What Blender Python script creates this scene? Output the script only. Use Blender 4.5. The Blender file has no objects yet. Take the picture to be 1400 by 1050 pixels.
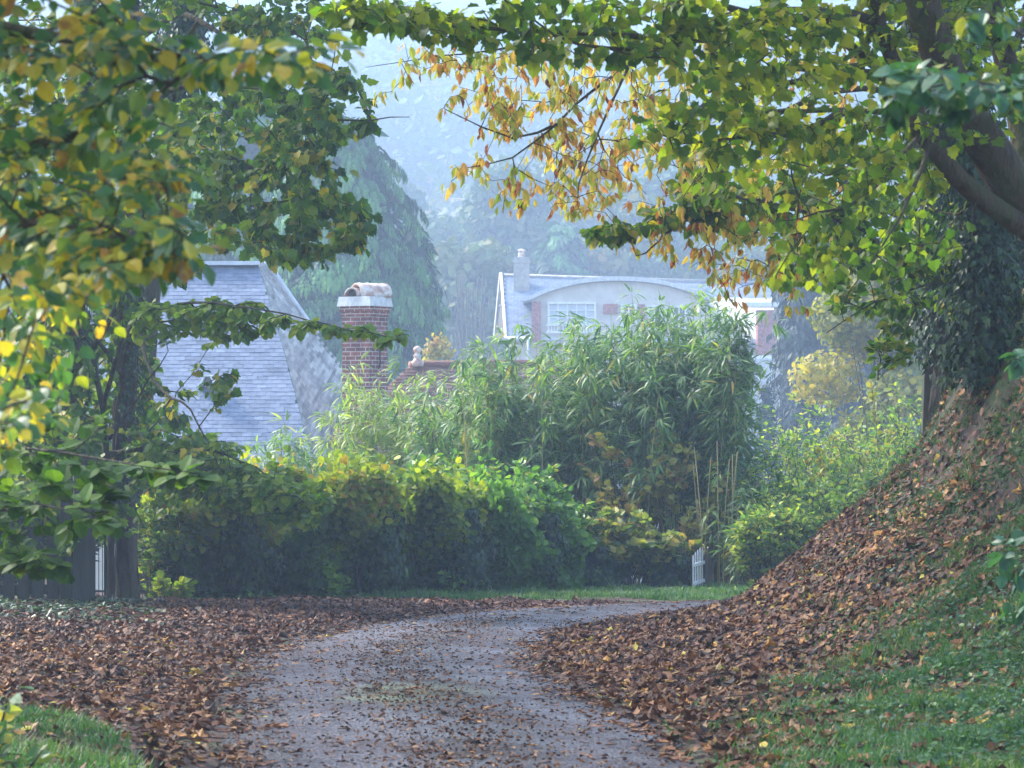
import bpy, math
import numpy as np
from mathutils import Vector

R = math.radians
F = 3970.0            # focal length in photograph pixels (1400 wide)
CX, HY = 700.0, 560.0 # optical axis column, eye-level row

# ------------------------------------------------------------------ camera, world, sun, exposure
scene = bpy.context.scene
COL = scene.collection
cam = bpy.data.cameras.new("camera")
cam.sensor_width = 36.0
cam.lens = 36.0 * F / 1400.0
cam.shift_y = (HY - 525.0) / 1400.0
cam.clip_start = 0.1
cam.clip_end = 3000.0
cam.dof.use_dof = True
cam.dof.focus_distance = 36.0
cam.dof.aperture_fstop = 9.0
cam_o = bpy.data.objects.new("camera", cam)
cam_o.location = (0, 0, 0)
cam_o.rotation_euler = (R(90), 0, 0)
COL.objects.link(cam_o)
scene.camera = cam_o

SUN_EL, SUN_AZ = 42.0, -58.0     # azimuth measured from the view direction, minus = left
world = bpy.data.worlds.new("World")
scene.world = world
world.use_nodes = True
wn = world.node_tree.nodes
sky = wn.new("ShaderNodeTexSky")
sky.sky_type = 'NISHITA'
sky.sun_disc = False
sky.sun_elevation = R(SUN_EL)
sky.sun_rotation = R(SUN_AZ)
sky.dust_density = 2.0
wn["Background"].inputs[1].default_value = 0.15
world.node_tree.links.new(sky.outputs[0], wn["Background"].inputs[0])

sun = bpy.data.lights.new("sun", 'SUN')
sun.energy = 2.5
sun.angle = R(10)
sun.color = (1.0, 0.95, 0.86)
sun_o = bpy.data.objects.new("sun", sun)
sd = Vector((math.sin(R(SUN_AZ)) * math.cos(R(SUN_EL)), math.cos(R(SUN_AZ)) * math.cos(R(SUN_EL)), math.sin(R(SUN_EL))))
sun_o.rotation_euler = sd.to_track_quat('Z', 'Y').to_euler()
COL.objects.link(sun_o)

scene.view_settings.view_transform = 'Standard'
scene.view_settings.look = 'None'
scene.view_settings.exposure = 2.2
scene.view_settings.gamma = 1.0
scene.cycles.max_bounces = 8
scene.cycles.transmission_bounces = 6
scene.cycles.volume_bounces = 1
scene.cycles.use_denoising = True

# ------------------------------------------------------------------ helpers
def P(px, py, d):
    return np.array([(px - CX) / F * d, d, (HY - py) / F * d])

def tag(o, label=None, cat=None, group=None, kind=None):
    if label: o["label"] = label
    if cat: o["category"] = cat
    if group: o["group"] = group
    if kind: o["kind"] = kind
    return o

def empty(name, loc, label, cat, group=None):
    o = bpy.data.objects.new(name, None)
    o.location = tuple(float(c) for c in loc)
    o.empty_display_size = 0.3
    COL.objects.link(o)
    return tag(o, label, cat, group)

class MB:
    """collects geometry and links it as one mesh object"""
    def __init__(s):
        s.V = []; s.L = []; s.S = []; s.R = []; s.U = []; s.M = []; s.n = 0
    def raw(s, V, loops, sizes, rnd, uv=None, mat=0):
        V = np.asarray(V, float).reshape(-1, 3)
        s.V.append(V); s.L.append(np.asarray(loops, np.int64) + s.n); s.S.append(np.asarray(sizes, np.int64))
        s.R.append(np.broadcast_to(np.asarray(rnd, float), (len(sizes),)).copy())
        s.U.append(np.zeros((len(loops), 2)) if uv is None else np.asarray(uv, float).reshape(-1, 2))
        s.M.append(np.full(len(sizes), mat))
        s.n += len(V)
    def polys(s, V, polys, rnd=0.5, uv=None, mat=0):
        loops = [i for p in polys for i in p]
        s.raw(V, loops, [len(p) for p in polys], rnd, uv, mat)
    def inst(s, tmpl, M, T, rnd, mat=0):
        tv, tf = tmpl
        N = len(T)
        if N == 0: return
        V = np.einsum('nij,kj->nki', M, tv) + T[:, None, :]
        lo = np.array([i for p in tf for i in p]); sz = np.array([len(p) for p in tf])
        L = (lo[None, :] + (np.arange(N) * len(tv))[:, None]).ravel()
        s.raw(V.reshape(-1, 3), L, np.tile(sz, N), np.repeat(rnd, len(tf)), None, mat)
    def tube(s, pts, rad, sides=6, rnd=0.5, cap=True, mat=0, wob=0.0, rng=None):
        pts = np.asarray(pts, float); n = len(pts)
        if n < 2: return
        rad = np.broadcast_to(np.asarray(rad, float), (n,))
        t = np.gradient(pts, axis=0)
        t /= np.linalg.norm(t, axis=1)[:, None] + 1e-9
        ref = np.array([0.31, 0.93, 0.2]) if abs(t[0] @ np.array([0.31, 0.93, 0.2])) < 0.9 else np.array([1.0, 0, 0])
        a = np.cross(t, ref); a /= np.linalg.norm(a, axis=1)[:, None] + 1e-9
        b = np.cross(t, a)
        ang = np.arange(sides) / sides * 2 * math.pi
        rr = rad[:, None] * np.ones((n, sides))
        if wob and rng is not None:
            rr = rr * (1 + wob * np.sin(3 * ang + rng.uniform(0, 6))[None, :] * rng.uniform(.5, 1) + wob * rng.normal(0, .6, (n, sides)))
        V = pts[:, None, :] + rr[..., None] * (np.cos(ang)[None, :, None] * a[:, None, :] + np.sin(ang)[None, :, None] * b[:, None, :])
        i = np.arange(n - 1)[:, None] * sides; j = np.arange(sides)[None, :]; j2 = (j + 1) % sides
        q = np.stack([i + j, i + j2, i + sides + j2, i + sides + j], -1).reshape(-1, 4)
        loops = q.ravel(); sizes = np.full(len(q), 4)
        if cap:
            loops = np.concatenate([loops, np.arange(sides)[::-1], (n - 1) * sides + np.arange(sides)])
            sizes = np.concatenate([sizes, [sides, sides]])
        s.raw(V.reshape(-1, 3), loops, sizes, rnd, None, mat)
    def box(s, c, size, rz=0.0, rnd=0.5, mat=0, top=(1, 1), rx=0.0, ry=0.0):
        c = np.asarray(c, float); hx, hy, hz = [v / 2 for v in size]
        co = np.array([[-hx, -hy, -hz], [hx, -hy, -hz], [hx, hy, -hz], [-hx, hy, -hz],
                       [-hx * top[0], -hy * top[1], hz], [hx * top[0], -hy * top[1], hz], [hx * top[0], hy * top[1], hz], [-hx * top[0], hy * top[1], hz]])
        uvl = []
        fs = [(0, 1, 5, 4), (1, 2, 6, 5), (2, 3, 7, 6), (3, 0, 4, 7), (4, 5, 6, 7), (3, 2, 1, 0)]
        for k, f in enumerate(fs):
            for i in f:
                p = co[i]
                if k in (0, 2): uvl.append((p[0], p[2]))
                elif k in (1, 3): uvl.append((p[1] + 0.11, p[2]))
                else: uvl.append((p[0], p[1]))
        def rot(m, ax, an):
            ca, sa = math.cos(an), math.sin(an)
            i, j = [(1, 2), (2, 0), (0, 1)][ax]
            o = m.copy(); o[:, i] = m[:, i] * ca - m[:, j] * sa; o[:, j] = m[:, i] * sa + m[:, j] * ca
            return o
        co = rot(co, 0, rx); co = rot(co, 1, ry); co = rot(co, 2, rz)
        s.polys(co + c, fs, rnd, uvl, mat)
    def build(s, name, mats, parent=None, smooth=False):
        me = bpy.data.meshes.new(name)
        V = np.concatenate(s.V); L = np.concatenate(s.L); S = np.concatenate(s.S)
        Rn = np.concatenate(s.R); U = np.concatenate(s.U); Mi = np.concatenate(s.M)
        off = np.zeros(3)
        if parent is not None:
            off = np.array(world_loc(parent))
        V = V - off
        me.vertices.add(len(V)); me.vertices.foreach_set("co", V.astype(np.float32).ravel())
        me.loops.add(len(L)); me.loops.foreach_set("vertex_index", L.astype(np.int32))
        me.polygons.add(len(S))
        st = np.concatenate([[0], np.cumsum(S)[:-1]])
        me.polygons.foreach_set("loop_start", st.astype(np.int32))
        me.polygons.foreach_set("material_index", Mi.astype(np.int32))
        me.polygons.foreach_set("use_smooth", np.full(len(S), smooth))
        at = me.attributes.new("rnd", 'FLOAT', 'FACE'); at.data.foreach_set("value", Rn.astype(np.float32))
        uv = me.uv_layers.new(name="UVMap"); uv.data.foreach_set("uv", U.astype(np.float32).ravel())
        me.update(calc_edges=True)
        for m in (mats if isinstance(mats, (list, tuple)) else [mats]): me.materials.append(m)
        o = bpy.data.objects.new(name, me); COL.objects.link(o)
        if parent is not None: o.parent = parent
        return o

def world_loc(o):
    l = Vector(o.location)
    while o.parent: o = o.parent; l = l + Vector(o.location)
    return l

def unit(v): return v / (np.linalg.norm(v, axis=-1, keepdims=True) + 1e-9)

def frames(d, n, sc, wid=1.0, zf=1.0):
    """matrices whose columns are leaf length, width, normal"""
    d = unit(d); y = unit(np.cross(n, d)); z = np.cross(d, y)
    sc = np.broadcast_to(np.asarray(sc, float), (len(d),))
    return np.stack([d * sc[:, None], y * (sc * wid)[:, None], z * (sc * zf)[:, None]], -1)

def rsph(rng, n): return unit(rng.normal(size=(n, 3)))

# ---- leaf outlines (length 1 along x, centred on y)
def fan(pts, fold=0.12, droop=0.15):
    """outline round a midrib point; folded slightly along the midrib"""
    v = [(0.42, 0, 0)] + [(x, y, 0) for x, y in pts]
    v = np.array(v, float)
    v[:, 2] = np.abs(v[:, 1]) * fold - droop * v[:, 0] ** 2 * 0.6
    n = len(pts)
    return v, [(0, i + 1, (i + 1) % n + 1) for i in range(n)]
MAPLE = fan([(0, 0), (-.04, .2), (.0, .42), (.2, .40), (.42, .56), (.55, .36), (.74, .30), (.80, .14), (1, 0),
             (.80, -.14), (.74, -.30), (.55, -.36), (.42, -.56), (.2, -.40), (.0, -.42), (-.04, -.2)], .2, .25)
OVATE = fan([(0, 0), (.18, .22), (.45, .31), (.75, .20), (1, 0), (.75, -.20), (.45, -.31), (.18, -.22)], .25, .3)
NARROW = fan([(0, 0), (.25, .15), (.55, .17), (1, 0), (.55, -.17), (.25, -.15)], .5, .4)
ROUND = fan([(0, 0), (.1, .3), (.42, .44), (.8, .3), (1, 0), (.8, -.3), (.42, -.44), (.1, -.3)], .2, .2)
IVY = fan([(0, 0), (.1, .42), (.45, .26), (1, 0), (.45, -.26), (.1, -.42)], .25, .2)
def lance():
    v = np.array([(0, 0, 0), (.25, .055, .0), (.25, -.055, .0), (.6, .05, -.1), (.6, -.05, -.1), (1, 0, -.34)], float)
    return v, [(0, 2, 1), (1, 2, 4, 3), (3, 4, 5)]
LANCE = lance()
def curled(base, a, b):
    v, f = base; v = v.copy()
    v[:, 2] += a * (v[:, 1] ** 2) * 2.2 + b * (v[:, 0] - .5) ** 2 + 0.05 * np.sin(9 * v[:, 0] + 5 * v[:, 1])
    return v, f
DEAD = [curled(MAPLE, .5, .6), curled(MAPLE, -.7, .3), curled(OVATE, 1.2, .4), curled(ROUND, .8, -.7), curled(MAPLE, 1.0, -.5)]
BLADE = (np.array([(0, .06, 0), (0, -.06, 0), (.55, .04, -.06), (.55, -.04, -.06), (1, 0, -.28)], float), [(0, 1, 3, 2), (2, 3, 4)])
CLUMP = (np.array([(0, 0, 0), (.3, .3, .06), (.8, .33, -.02), (1, .02, -.12), (.72, -.34, .03), (.25, -.25, .0)], float), [(0, 1, 2, 3, 4, 5)])
FROND = (np.array([(0, 0, 0), (.2, .14, .03), (.42, .10, -.02), (.5, .2, -.06), (.72, .1, -.12), (1, 0, -.34), (.7, -.12, -.12), (.5, -.18, -.06), (.4, -.08, -.02), (.2, -.16, .03)], float),
         [(0, 1, 9), (1, 2, 8, 9), (2, 3, 4, 6, 7, 8), (4, 5, 6)])

# ------------------------------------------------------------------ materials
MATS = {}
def new_mat(name):
    m = bpy.data.materials.new(name); m.use_nodes = True
    MATS[name] = m
    return m, m.node_tree.nodes, m.node_tree.links, m.node_tree.nodes["Principled BSDF"]

def ramp(nodes, stops, interp='LINEAR'):
    r = nodes.new("ShaderNodeValToRGB"); cr = r.color_ramp; cr.interpolation = interp
    while len(cr.elements) < len(stops): cr.elements.new(0.5)
    for e, (p, c) in zip(cr.elements, stops):
        e.position = p; e.color = (*c, 1)
    return r

def leaf_mat(name, stops, trans=0.4, rough=0.5, spec=0.28, tint=(1.3, 1.5, .5)):
    m, n, l, b = new_mat(name)
    at = n.new("ShaderNodeAttribute"); at.attribute_name = "rnd"
    geo = n.new("ShaderNodeNewGeometry")
    no = n.new("ShaderNodeTexNoise"); no.inputs["Scale"].default_value = 35; no.inputs["Detail"].default_value = 2
    l.new(geo.outputs["Position"], no.inputs["Vector"])
    ma = n.new("ShaderNodeMath"); ma.operation = 'MULTIPLY_ADD'; ma.inputs[1].default_value = 0.22
    mb = n.new("ShaderNodeMath"); mb.operation = 'SUBTRACT'; mb.inputs[1].default_value = 0.11
    l.new(no.outputs[0], ma.inputs[0]); l.new(at.outputs["Fac"], mb.inputs[0]); l.new(mb.outputs[0], ma.inputs[2])
    r = ramp(n, stops); l.new(ma.outputs[0], r.inputs[0])
    l.new(r.outputs[0], b.inputs["Base Color"])
    b.inputs["Roughness"].default_value = rough
    b.inputs["Specular IOR Level"].default_value = spec
    tr = n.new("ShaderNodeBsdfTranslucent")
    mx = n.new("ShaderNodeMix"); mx.data_type = 'RGBA'; mx.blend_type = 'MULTIPLY'; mx.inputs[0].default_value = 1.0
    l.new(r.outputs[0], mx.inputs[6]); mx.inputs[7].default_value = (*tint, 1)
    l.new(mx.outputs[2], tr.inputs[0])
    ms = n.new("ShaderNodeMixShader"); ms.inputs[0].default_value = trans
    l.new(b.outputs[0], ms.inputs[1]); l.new(tr.outputs[0], ms.inputs[2])
    l.new(ms.outputs[0], n["Material Output"].inputs[0])
    return m

def noise_mat(name, stops, scale=5.0, rough=0.85, bump=0.3, detail=6, attr=0.0, stretch=(1, 1, 1), bscale=None, spec=0.3):
    m, n, l, b = new_mat(name)
    tc = n.new("ShaderNodeTexCoord"); mp = n.new("ShaderNodeMapping"); mp.inputs["Scale"].default_value = stretch
    l.new(tc.outputs["Object"], mp.inputs[0])
    no = n.new("ShaderNodeTexNoise"); no.inputs["Scale"].default_value = scale; no.inputs["Detail"].default_value = detail
    no.inputs["Roughness"].default_value = 0.62
    l.new(mp.outputs[0], no.inputs[0])
    src = no.outputs[0]
    if attr:
        at = n.new("ShaderNodeAttribute"); at.attribute_name = "rnd"
        ma = n.new("ShaderNodeMath"); ma.operation = 'MULTIPLY_ADD'; ma.inputs[1].default_value = attr
        mb = n.new("ShaderNodeMath"); mb.operation = 'SUBTRACT'; mb.inputs[1].default_value = attr / 2
        l.new(at.outputs["Fac"], ma.inputs[0]); l.new(src, mb.inputs[0]); l.new(mb.outputs[0], ma.inputs[2]); src = ma.outputs[0]
    r = ramp(n, stops); l.new(src, r.inputs[0]); l.new(r.outputs[0], b.inputs["Base Color"])
    b.inputs["Roughness"].default_value = rough; b.inputs["Specular IOR Level"].default_value = spec
    n2 = n.new("ShaderNodeTexNoise"); n2.inputs["Scale"].default_value = bscale or scale * 4; n2.inputs["Detail"].default_value = 5
    l.new(mp.outputs[0], n2.inputs[0])
    bu = n.new("ShaderNodeBump"); bu.inputs["Strength"].default_value = bump; bu.inputs["Distance"].default_value = 0.07 if "bark" in name else 0.02
    l.new(n2.outputs[0], bu.inputs["Height"]); l.new(bu.outputs[0], b.inputs["Normal"])
    return m

def brick_mat(name, c1, c2, mortar, bw=0.22, bh=0.075):
    m, n, l, b = new_mat(name)
    tc = n.new("ShaderNodeTexCoord")
    br = n.new("ShaderNodeTexBrick"); br.inputs["Color1"].default_value = (*c1, 1); br.inputs["Color2"].default_value = (*c2, 1)
    br.inputs["Mortar"].default_value = (*mortar, 1); br.inputs["Scale"].default_value = 1
    br.inputs["Brick Width"].default_value = bw; br.inputs["Row Height"].default_value = bh; br.inputs["Mortar Size"].default_value = 0.012
    br.inputs["Mortar Smooth"].default_value = 0.3
    l.new(tc.outputs["UV"], br.inputs["Vector"])
    no = n.new("ShaderNodeTexNoise"); no.inputs["Scale"].default_value = 6; no.inputs["Detail"].default_value = 6
    l.new(tc.outputs["Object"], no.inputs[0])
    mx = n.new("ShaderNodeMix"); mx.data_type = 'RGBA'; mx.blend_type = 'MULTIPLY'; mx.inputs[0].default_value = 0.85
    r = ramp(n, [(.3, (.55, .52, .5)), (.7, (1.35, 1.3, 1.25))]); l.new(no.outputs[0], r.inputs[0])
    l.new(br.outputs[0], mx.inputs[6]); l.new(r.outputs[0], mx.inputs[7]); l.new(mx.outputs[2], b.inputs["Base Color"])
    bu = n.new("ShaderNodeBump"); bu.inputs["Strength"].default_value = .6; bu.inputs["Distance"].default_value = 0.01; bu.invert = True
    l.new(br.outputs["Fac"], bu.inputs["Height"]); l.new(bu.outputs[0], b.inputs["Normal"])
    b.inputs["Roughness"].default_value = .9
    return m

# leaf ramps: rnd 0..1
GRN = (.035, .075, .015); DGRN = (.02, .045, .014); YGR = (.13, .17, .02); YEL = (.42, .30, .03); ORG = (.42, .17, .025); BRN = (.10, .045, .015)
M_maple = leaf_mat("maple_leaf", [(0, (.035, .085, .012)), (.35, (.10, .17, .018)), (.62, (.26, .29, .022)), (.88, (.46, .38, .03)), (1, (.38, .15, .03))], .62)
M_beech = leaf_mat("beech_leaf", [(0, (.04, .11, .05)), (.4, (.08, .17, .06)), (.58, (.17, .24, .035)), (.75, (.50, .42, .04)), (.93, (.58, .38, .04)), (1, (.35, .16, .04))], .45, .4, .5)
M_sycamore = leaf_mat("sycamore_leaf", [(0, (.03, .075, .012)), (.5, (.08, .16, .018)), (.85, (.19, .25, .025)), (1, (.4, .28, .03))], .5)
M_cherry = leaf_mat("cherry_leaf", [(0, (.22, .30, .05)), (.25, (.45, .42, .07)), (.55, (.64, .46, .09)), (.8, (.62, .32, .09)), (.94, (.46, .15, .05)), (1, (.12, .04, .02))], .5, .5, .28, (1.2, 1.3, .8))
M_hazel = leaf_mat("hazel_leaf", [(0, (.06, .14, .015)), (.5, (.17, .27, .02)), (.85, (.32, .35, .025)), (1, (.45, .33, .03))], .45)
M_blue = leaf_mat("cool_green_leaf", [(0, (.03, .09, .05)), (.6, (.06, .15, .08)), (.9, (.14, .2, .07)), (1, (.4, .33, .05))], .35, .35)
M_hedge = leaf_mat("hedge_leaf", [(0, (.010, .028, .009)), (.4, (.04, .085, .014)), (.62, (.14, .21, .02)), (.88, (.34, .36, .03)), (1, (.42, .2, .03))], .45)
M_ivy = leaf_mat("ivy_leaf", [(0, (.010, .028, .012)), (.7, (.025, .06, .022)), (1, (.07, .12, .03))], .15, .42, .35)
M_bamboo = leaf_mat("bamboo_leaf", [(0, (.05, .115, .045)), (.5, (.15, .25, .085)), (.82, (.30, .37, .13)), (.93, (.50, .42, .10)), (1, (.50, .32, .07))], .42, .45, .35)
M_bamboo2 = leaf_mat("pale_bamboo_leaf", [(0, (.12, .20, .05)), (.5, (.24, .31, .08)), (.8, (.40, .43, .12)), (1, (.58, .47, .11))], .45, .45, .35)
M_elder = leaf_mat("elder_leaf", [(0, (.05, .13, .025)), (.6, (.13, .26, .04)), (.9, (.24, .35, .05)), (1, (.35, .3, .04))], .42, .35)
M_vine = leaf_mat("bramble_leaf", [(0, (.05, .10, .025)), (.4, (.16, .21, .04)), (.7, (.36, .33, .06)), (.9, (.38, .22, .07)), (1, (.25, .12, .07))], .4)
M_thick = leaf_mat("thicket_leaf", [(0, (.06, .14, .045)), (.5, (.17, .27, .06)), (.8, (.36, .40, .06)), (1, (.56, .46, .06))], .48)
M_conifer = leaf_mat("cypress_spray", [(0, (.014, .05, .02)), (.5, (.06, .19, .055)), (1, (.17, .34, .09))], .25, .6, .2)
M_darkcon = leaf_mat("dark_yew_spray", [(0, (.012, .03, .022)), (1, (.03, .06, .04))], .1, .6, .3)
M_yellowtree = leaf_mat("yellow_tree_leaf", [(0, (.09, .13, .03)), (.5, (.25, .24, .04)), (1, (.5, .36, .05))], .4)
M_wood = leaf_mat("hillside_leaf", [(0, (.03, .07, .03)), (.45, (.06, .12, .04)), (.75, (.13, .15, .05)), (1, (.22, .16, .06))], .2, .7, .15)
M_dead = leaf_mat("fallen_leaf", [(0, (.02, .011, .007)), (.22, (.07, .026, .013)), (.5, (.15, .056, .022)), (.7, (.24, .10, .035)), (.84, (.33, .2, .10)), (.93, (.42, .17, .03)), (1, (.42, .36, .05))], .1, .6, .25, (1, 1, 1))
M_grass = leaf_mat("grass_blade", [(0, (.03, .085, .03)), (.6, (.065, .155, .045)), (1, (.2, .24, .07))], .35, .5)
M_cover = leaf_mat("ground_cover_leaf", [(0, (.02, .06, .03)), (.7, (.05, .13, .05)), (1, (.12, .2, .06))], .3, .4)
M_bark = noise_mat("bark", [(.3, (.025, .020, .015)), (.5, (.06, .05, .037)), (.7, (.10, .095, .06))], 6, .9, .9, stretch=(1, 1, .25), bscale=22)
M_bark_pale = noise_mat("mossy_bark", [(.3, (.025, .019, .012)), (.5, (.075, .055, .034)), (.66, (.055, .065, .022)), (.8, (.13, .12, .08))], 5, .9, .8, stretch=(1, 1, .35), bscale=20)
M_twig = noise_mat("twig_bark", [(.3, (.03, .022, .018)), (.7, (.08, .06, .045))], 10, .8, .3)
M_culm = noise_mat("bamboo_culm", [(.3, (.16, .14, .05)), (.7, (.42, .33, .15))], 3, .5, .1, attr=.6)
M_wet = noise_mat("dark_timber", [(.3, (.018, .02, .018)), (.7, (.045, .045, .036))], 4, .8, .5, stretch=(4, 4, .5))
M_timber = noise_mat("weathered_timber", [(.3, (.05, .045, .035)), (.7, (.13, .11, .08))], 4, .85, .5, stretch=(5, 5, .5))
M_white = noise_mat("white_paint", [(.3, (.62, .62, .6)), (.7, (.82, .82, .8))], 6, .5, .1)
M_render = noise_mat("pale_render", [(.3, (.5, .45, .38)), (.7, (.66, .61, .53))], 1.2, .9, .2)
M_slate = noise_mat("blue_slate", [(.2, (.09, .115, .16)), (.5, (.14, .175, .24)), (.8, (.21, .25, .32))], 2.6, .6, .2, attr=.42, spec=.35)
M_slate2 = noise_mat("weathered_slate", [(.2, (.13, .12, .11)), (.5, (.26, .25, .23)), (.8, (.44, .42, .38))], 2.0, .6, .3, attr=.5)
M_lead = noise_mat("lead_sheet", [(.3, (.42, .45, .5)), (.7, (.62, .66, .7))], 3, .45, .1)
M_tile = noise_mat("clay_tile", [(.25, (.12, .06, .045)), (.5, (.22, .11, .08)), (.8, (.33, .2, .15))], 3, .85, .3, attr=.5)
M_clay = noise_mat("terracotta", [(.3, (.30, .13, .08)), (.48, (.45, .32, .26)), (.6, (.6, .56, .5))], 5, .8, .2)
M_cement = noise_mat("cement_cap", [(.3, (.42, .42, .4)), (.7, (.66, .66, .64))], 6, .9, .3)
M_brick = brick_mat("red_brick", (.26, .095, .075), (.14, .06, .055), (.40, .36, .33), .26, .095)
M_brick2 = brick_mat("far_brick", (.42, .10, .07), (.32, .08, .06), (.4, .3, .27))
M_iron = noise_mat("iron", [(.3, (.02, .02, .02)), (.7, (.05, .04, .035))], 8, .6, .2)
M_green = noise_mat("green_metal", [(.3, (.01, .02, .018)), (.7, (.02, .035, .03))], 8, .5, .1)
m, n_, l_, b_ = new_mat("window_glass"); M_glass = m
b_.inputs["Base Color"].default_value = (.05, .07, .09, 1); b_.inputs["Roughness"].default_value = .08; b_.inputs["Specular IOR Level"].default_value = .9
M_blind = noise_mat("white_blind", [(.3, (.45, .48, .5)), (.7, (.6, .62, .62))], 3, .7, .1)

# ------------------------------------------------------------------ terrain
ROAD = np.array([(-0.1, -40), (0, -10), (-0.02, 5), (-0.15, 12), (-0.33, 16), (-0.78, 20), (-1.03, 24), (-0.85, 28), (-0.3, 31.5),
                 (0.6, 34.6), (2.0, 37.0), (4.0, 38.3), (6.5, 38.9), (10, 39.2), (20, 39.0), (40, 36)], float)
def smooth_path(p, it=3):
    for _ in range(it):
        q = np.empty((2 * len(p) - 2, 2)); q[0::2] = p[:-1] * .75 + p[1:] * .25; q[1::2] = p[:-1] * .25 + p[1:] * .75
        p = np.vstack([p[:1], q, p[-1:]])
    return p
ROADC = smooth_path(ROAD)
HW = 1.18
def road_dist(x, y):
    """distance to the centreline and side (+ = right/inside of the bend)"""
    x = np.asarray(x, float).ravel(); y = np.asarray(y, float).ravel()
    best = np.full(len(x), 1e9); side = np.zeros(len(x))
    for a, b in zip(ROADC[:-1], ROADC[1:]):
        d = b - a; L2 = d @ d
        if L2 < 1e-8: continue
        t = np.clip(((x - a[0]) * d[0] + (y - a[1]) * d[1]) / L2, 0, 1)
        dx = x - a[0] - t * d[0]; dy = y - a[1] - t * d[1]
        dd = np.hypot(dx, dy); mk = dd < best
        best[mk] = dd[mk]; side[mk] = np.sign(d[1] * dx - d[0] * dy)[mk]
    return best, side
BY = [-60, 0, 14, 40, 46, 54, 62, 80, 110, 170, 230, 300, 450, 600, 750, 850, 950, 1250]
BZ = [.8, -1.25, -1.73, -2.62, -2.85, -3.9, -5.2, -7.5, -11, -14, -12, 2, 38, 74, 106, 122, 128, 128]
HS = [0, .6, 1.2, 1.76, 2.12, 2.41, 2.69, 2.98, 3.26, 3.48, 3.76, 4.05, 4.55, 6, 9, 14, 30]
HH = [0, .04, .13, .32, .57, .79, 1.04, 1.29, 1.55, 1.75, 2.23, 2.8, 3.35, 4.2, 4.9, 5.5, 6]
def wav(x, y, s, k):
    return np.sin(x * s + k) * np.cos(y * s * 1.13 + 2 * k) + .5 * np.sin(x * s * 2.3 + y * s * 1.7 + k * 3)
def height(x, y):
    sh = np.shape(x); x = np.asarray(x, float).ravel(); y = np.asarray(y, float).ravel()
    z = np.interp(y, BY, BZ)
    far = np.clip((y - 280) / 250, 0, 1)
    z = z + far * (7 * wav(x, y, .008, 1) + (x / 200) ** 2 * 6 - 5)
    d, s = road_dist(x, y)
    e = np.maximum(d - HW, 0)
    right = (s > 0) & (y < 42)
    K = np.interp(y, [-50, 10, 14, 18, 24, 28, 60], [.35, .35, .42, .6, .85, 1.0, 1.0])
    hb = np.interp(e, HS, HH) * K
    z = z + np.where(right, hb * (1 + .05 * wav(x, y, 1.3, .5)), 0)
    left = (s <= 0) & (y < 60)
    z = z + np.where(left, np.interp(e, [0, .4, 1.5, 4, 10, 40], [0, .05, .12, .2, .5, 1.2]) * np.clip((38 - y) / 8, 0, 1), 0)
    rough = np.clip(e / 1.0, 0, 1) * (y < 60)
    z = z + rough * (.035 * wav(x, y, 2.1, 1.1) + .015 * wav(x, y, 5.7, 2.2))
    z = z - np.where(d < HW - .1, .02, 0)
    return z.reshape(sh)
def hz(x, y): return float(height(np.array([x]), np.array([y]))[0])
def hnormal(x, y, e=.08):
    dx = (height(x + e, y) - height(x - e, y)) / (2 * e); dy = (height(x, y + e) - height(x, y - e)) / (2 * e)
    return unit(np.stack([-dx, -dy, np.ones_like(dx)], -1))
def G(px, d):
    """ground point in column px at distance d"""
    x = (px - CX) / F * d
    return np.array([x, d, hz(x, d)])

xs = np.concatenate([np.linspace(-460, -40, 50)[:-1], np.linspace(-40, -8, 40)[:-1], np.arange(-8, 9, .16), np.linspace(9, 40, 40), np.linspace(40, 460, 50)[1:]])
ys = np.concatenate([np.linspace(-60, 8, 30)[:-1], np.arange(8, 47, .16), np.linspace(47, 120, 70), np.linspace(120, 1200, 130)[1:]])
gx, gy = np.meshgrid(xs, ys)
gz = height(gx, gy)
V = np.stack([gx.ravel(), gy.ravel(), gz.ravel()], -1)
ny, nx = gx.shape
ii = (np.arange(ny - 1)[:, None] * nx + np.arange(nx - 1)[None, :]).ravel()
q = np.stack([ii, ii + 1, ii + nx + 1, ii + nx], -1)
g = MB(); g.raw(V, q.ravel(), np.full(len(q), 4), .5)
m, n, l, b = new_mat("leafy_soil")
geo = n.new("ShaderNodeNewGeometry")
n1 = n.new("ShaderNodeTexNoise"); n1.inputs["Scale"].default_value = .9; n1.inputs["Detail"].default_value = 8; l.new(geo.outputs["Position"], n1.inputs[0])
n2 = n.new("ShaderNodeTexNoise"); n2.inputs["Scale"].default_value = 28; n2.inputs["Detail"].default_value = 5; l.new(geo.outputs["Position"], n2.inputs[0])
r1 = ramp(n, [(.3, (.022, .014, .009)), (.55, (.07, .035, .02)), (.75, (.12, .07, .04))]); l.new(n2.outputs[0], r1.inputs[0])
r2 = ramp(n, [(.3, (.02, .03, .008)), (.7, (.07, .10, .025))]); l.new(n2.outputs[0], r2.inputs[0])
rm = ramp(n, [(.5, (0, 0, 0)), (.62, (1, 1, 1))]); l.new(n1.outputs[0], rm.inputs[0])
mx = n.new("ShaderNodeMix"); mx.data_type = 'RGBA'; l.new(rm.outputs[0], mx.inputs[0]); l.new(r1.outputs[0], mx.inputs[6]); l.new(r2.outputs[0], mx.inputs[7])
l.new(mx.outputs[2], b.inputs["Base Color"]); b.inputs["Roughness"].default_value = .9
bu = n.new("ShaderNodeBump"); bu.inputs["Strength"].default_value = .8; bu.inputs["Distance"].default_value = .03; l.new(n2.outputs[0], bu.inputs["Height"]); l.new(bu.outputs[0], b.inputs["Normal"])
tag(g.build("ground", m, smooth=True), "earth ground of verges, steep bank and valley", kind="structure")

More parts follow.
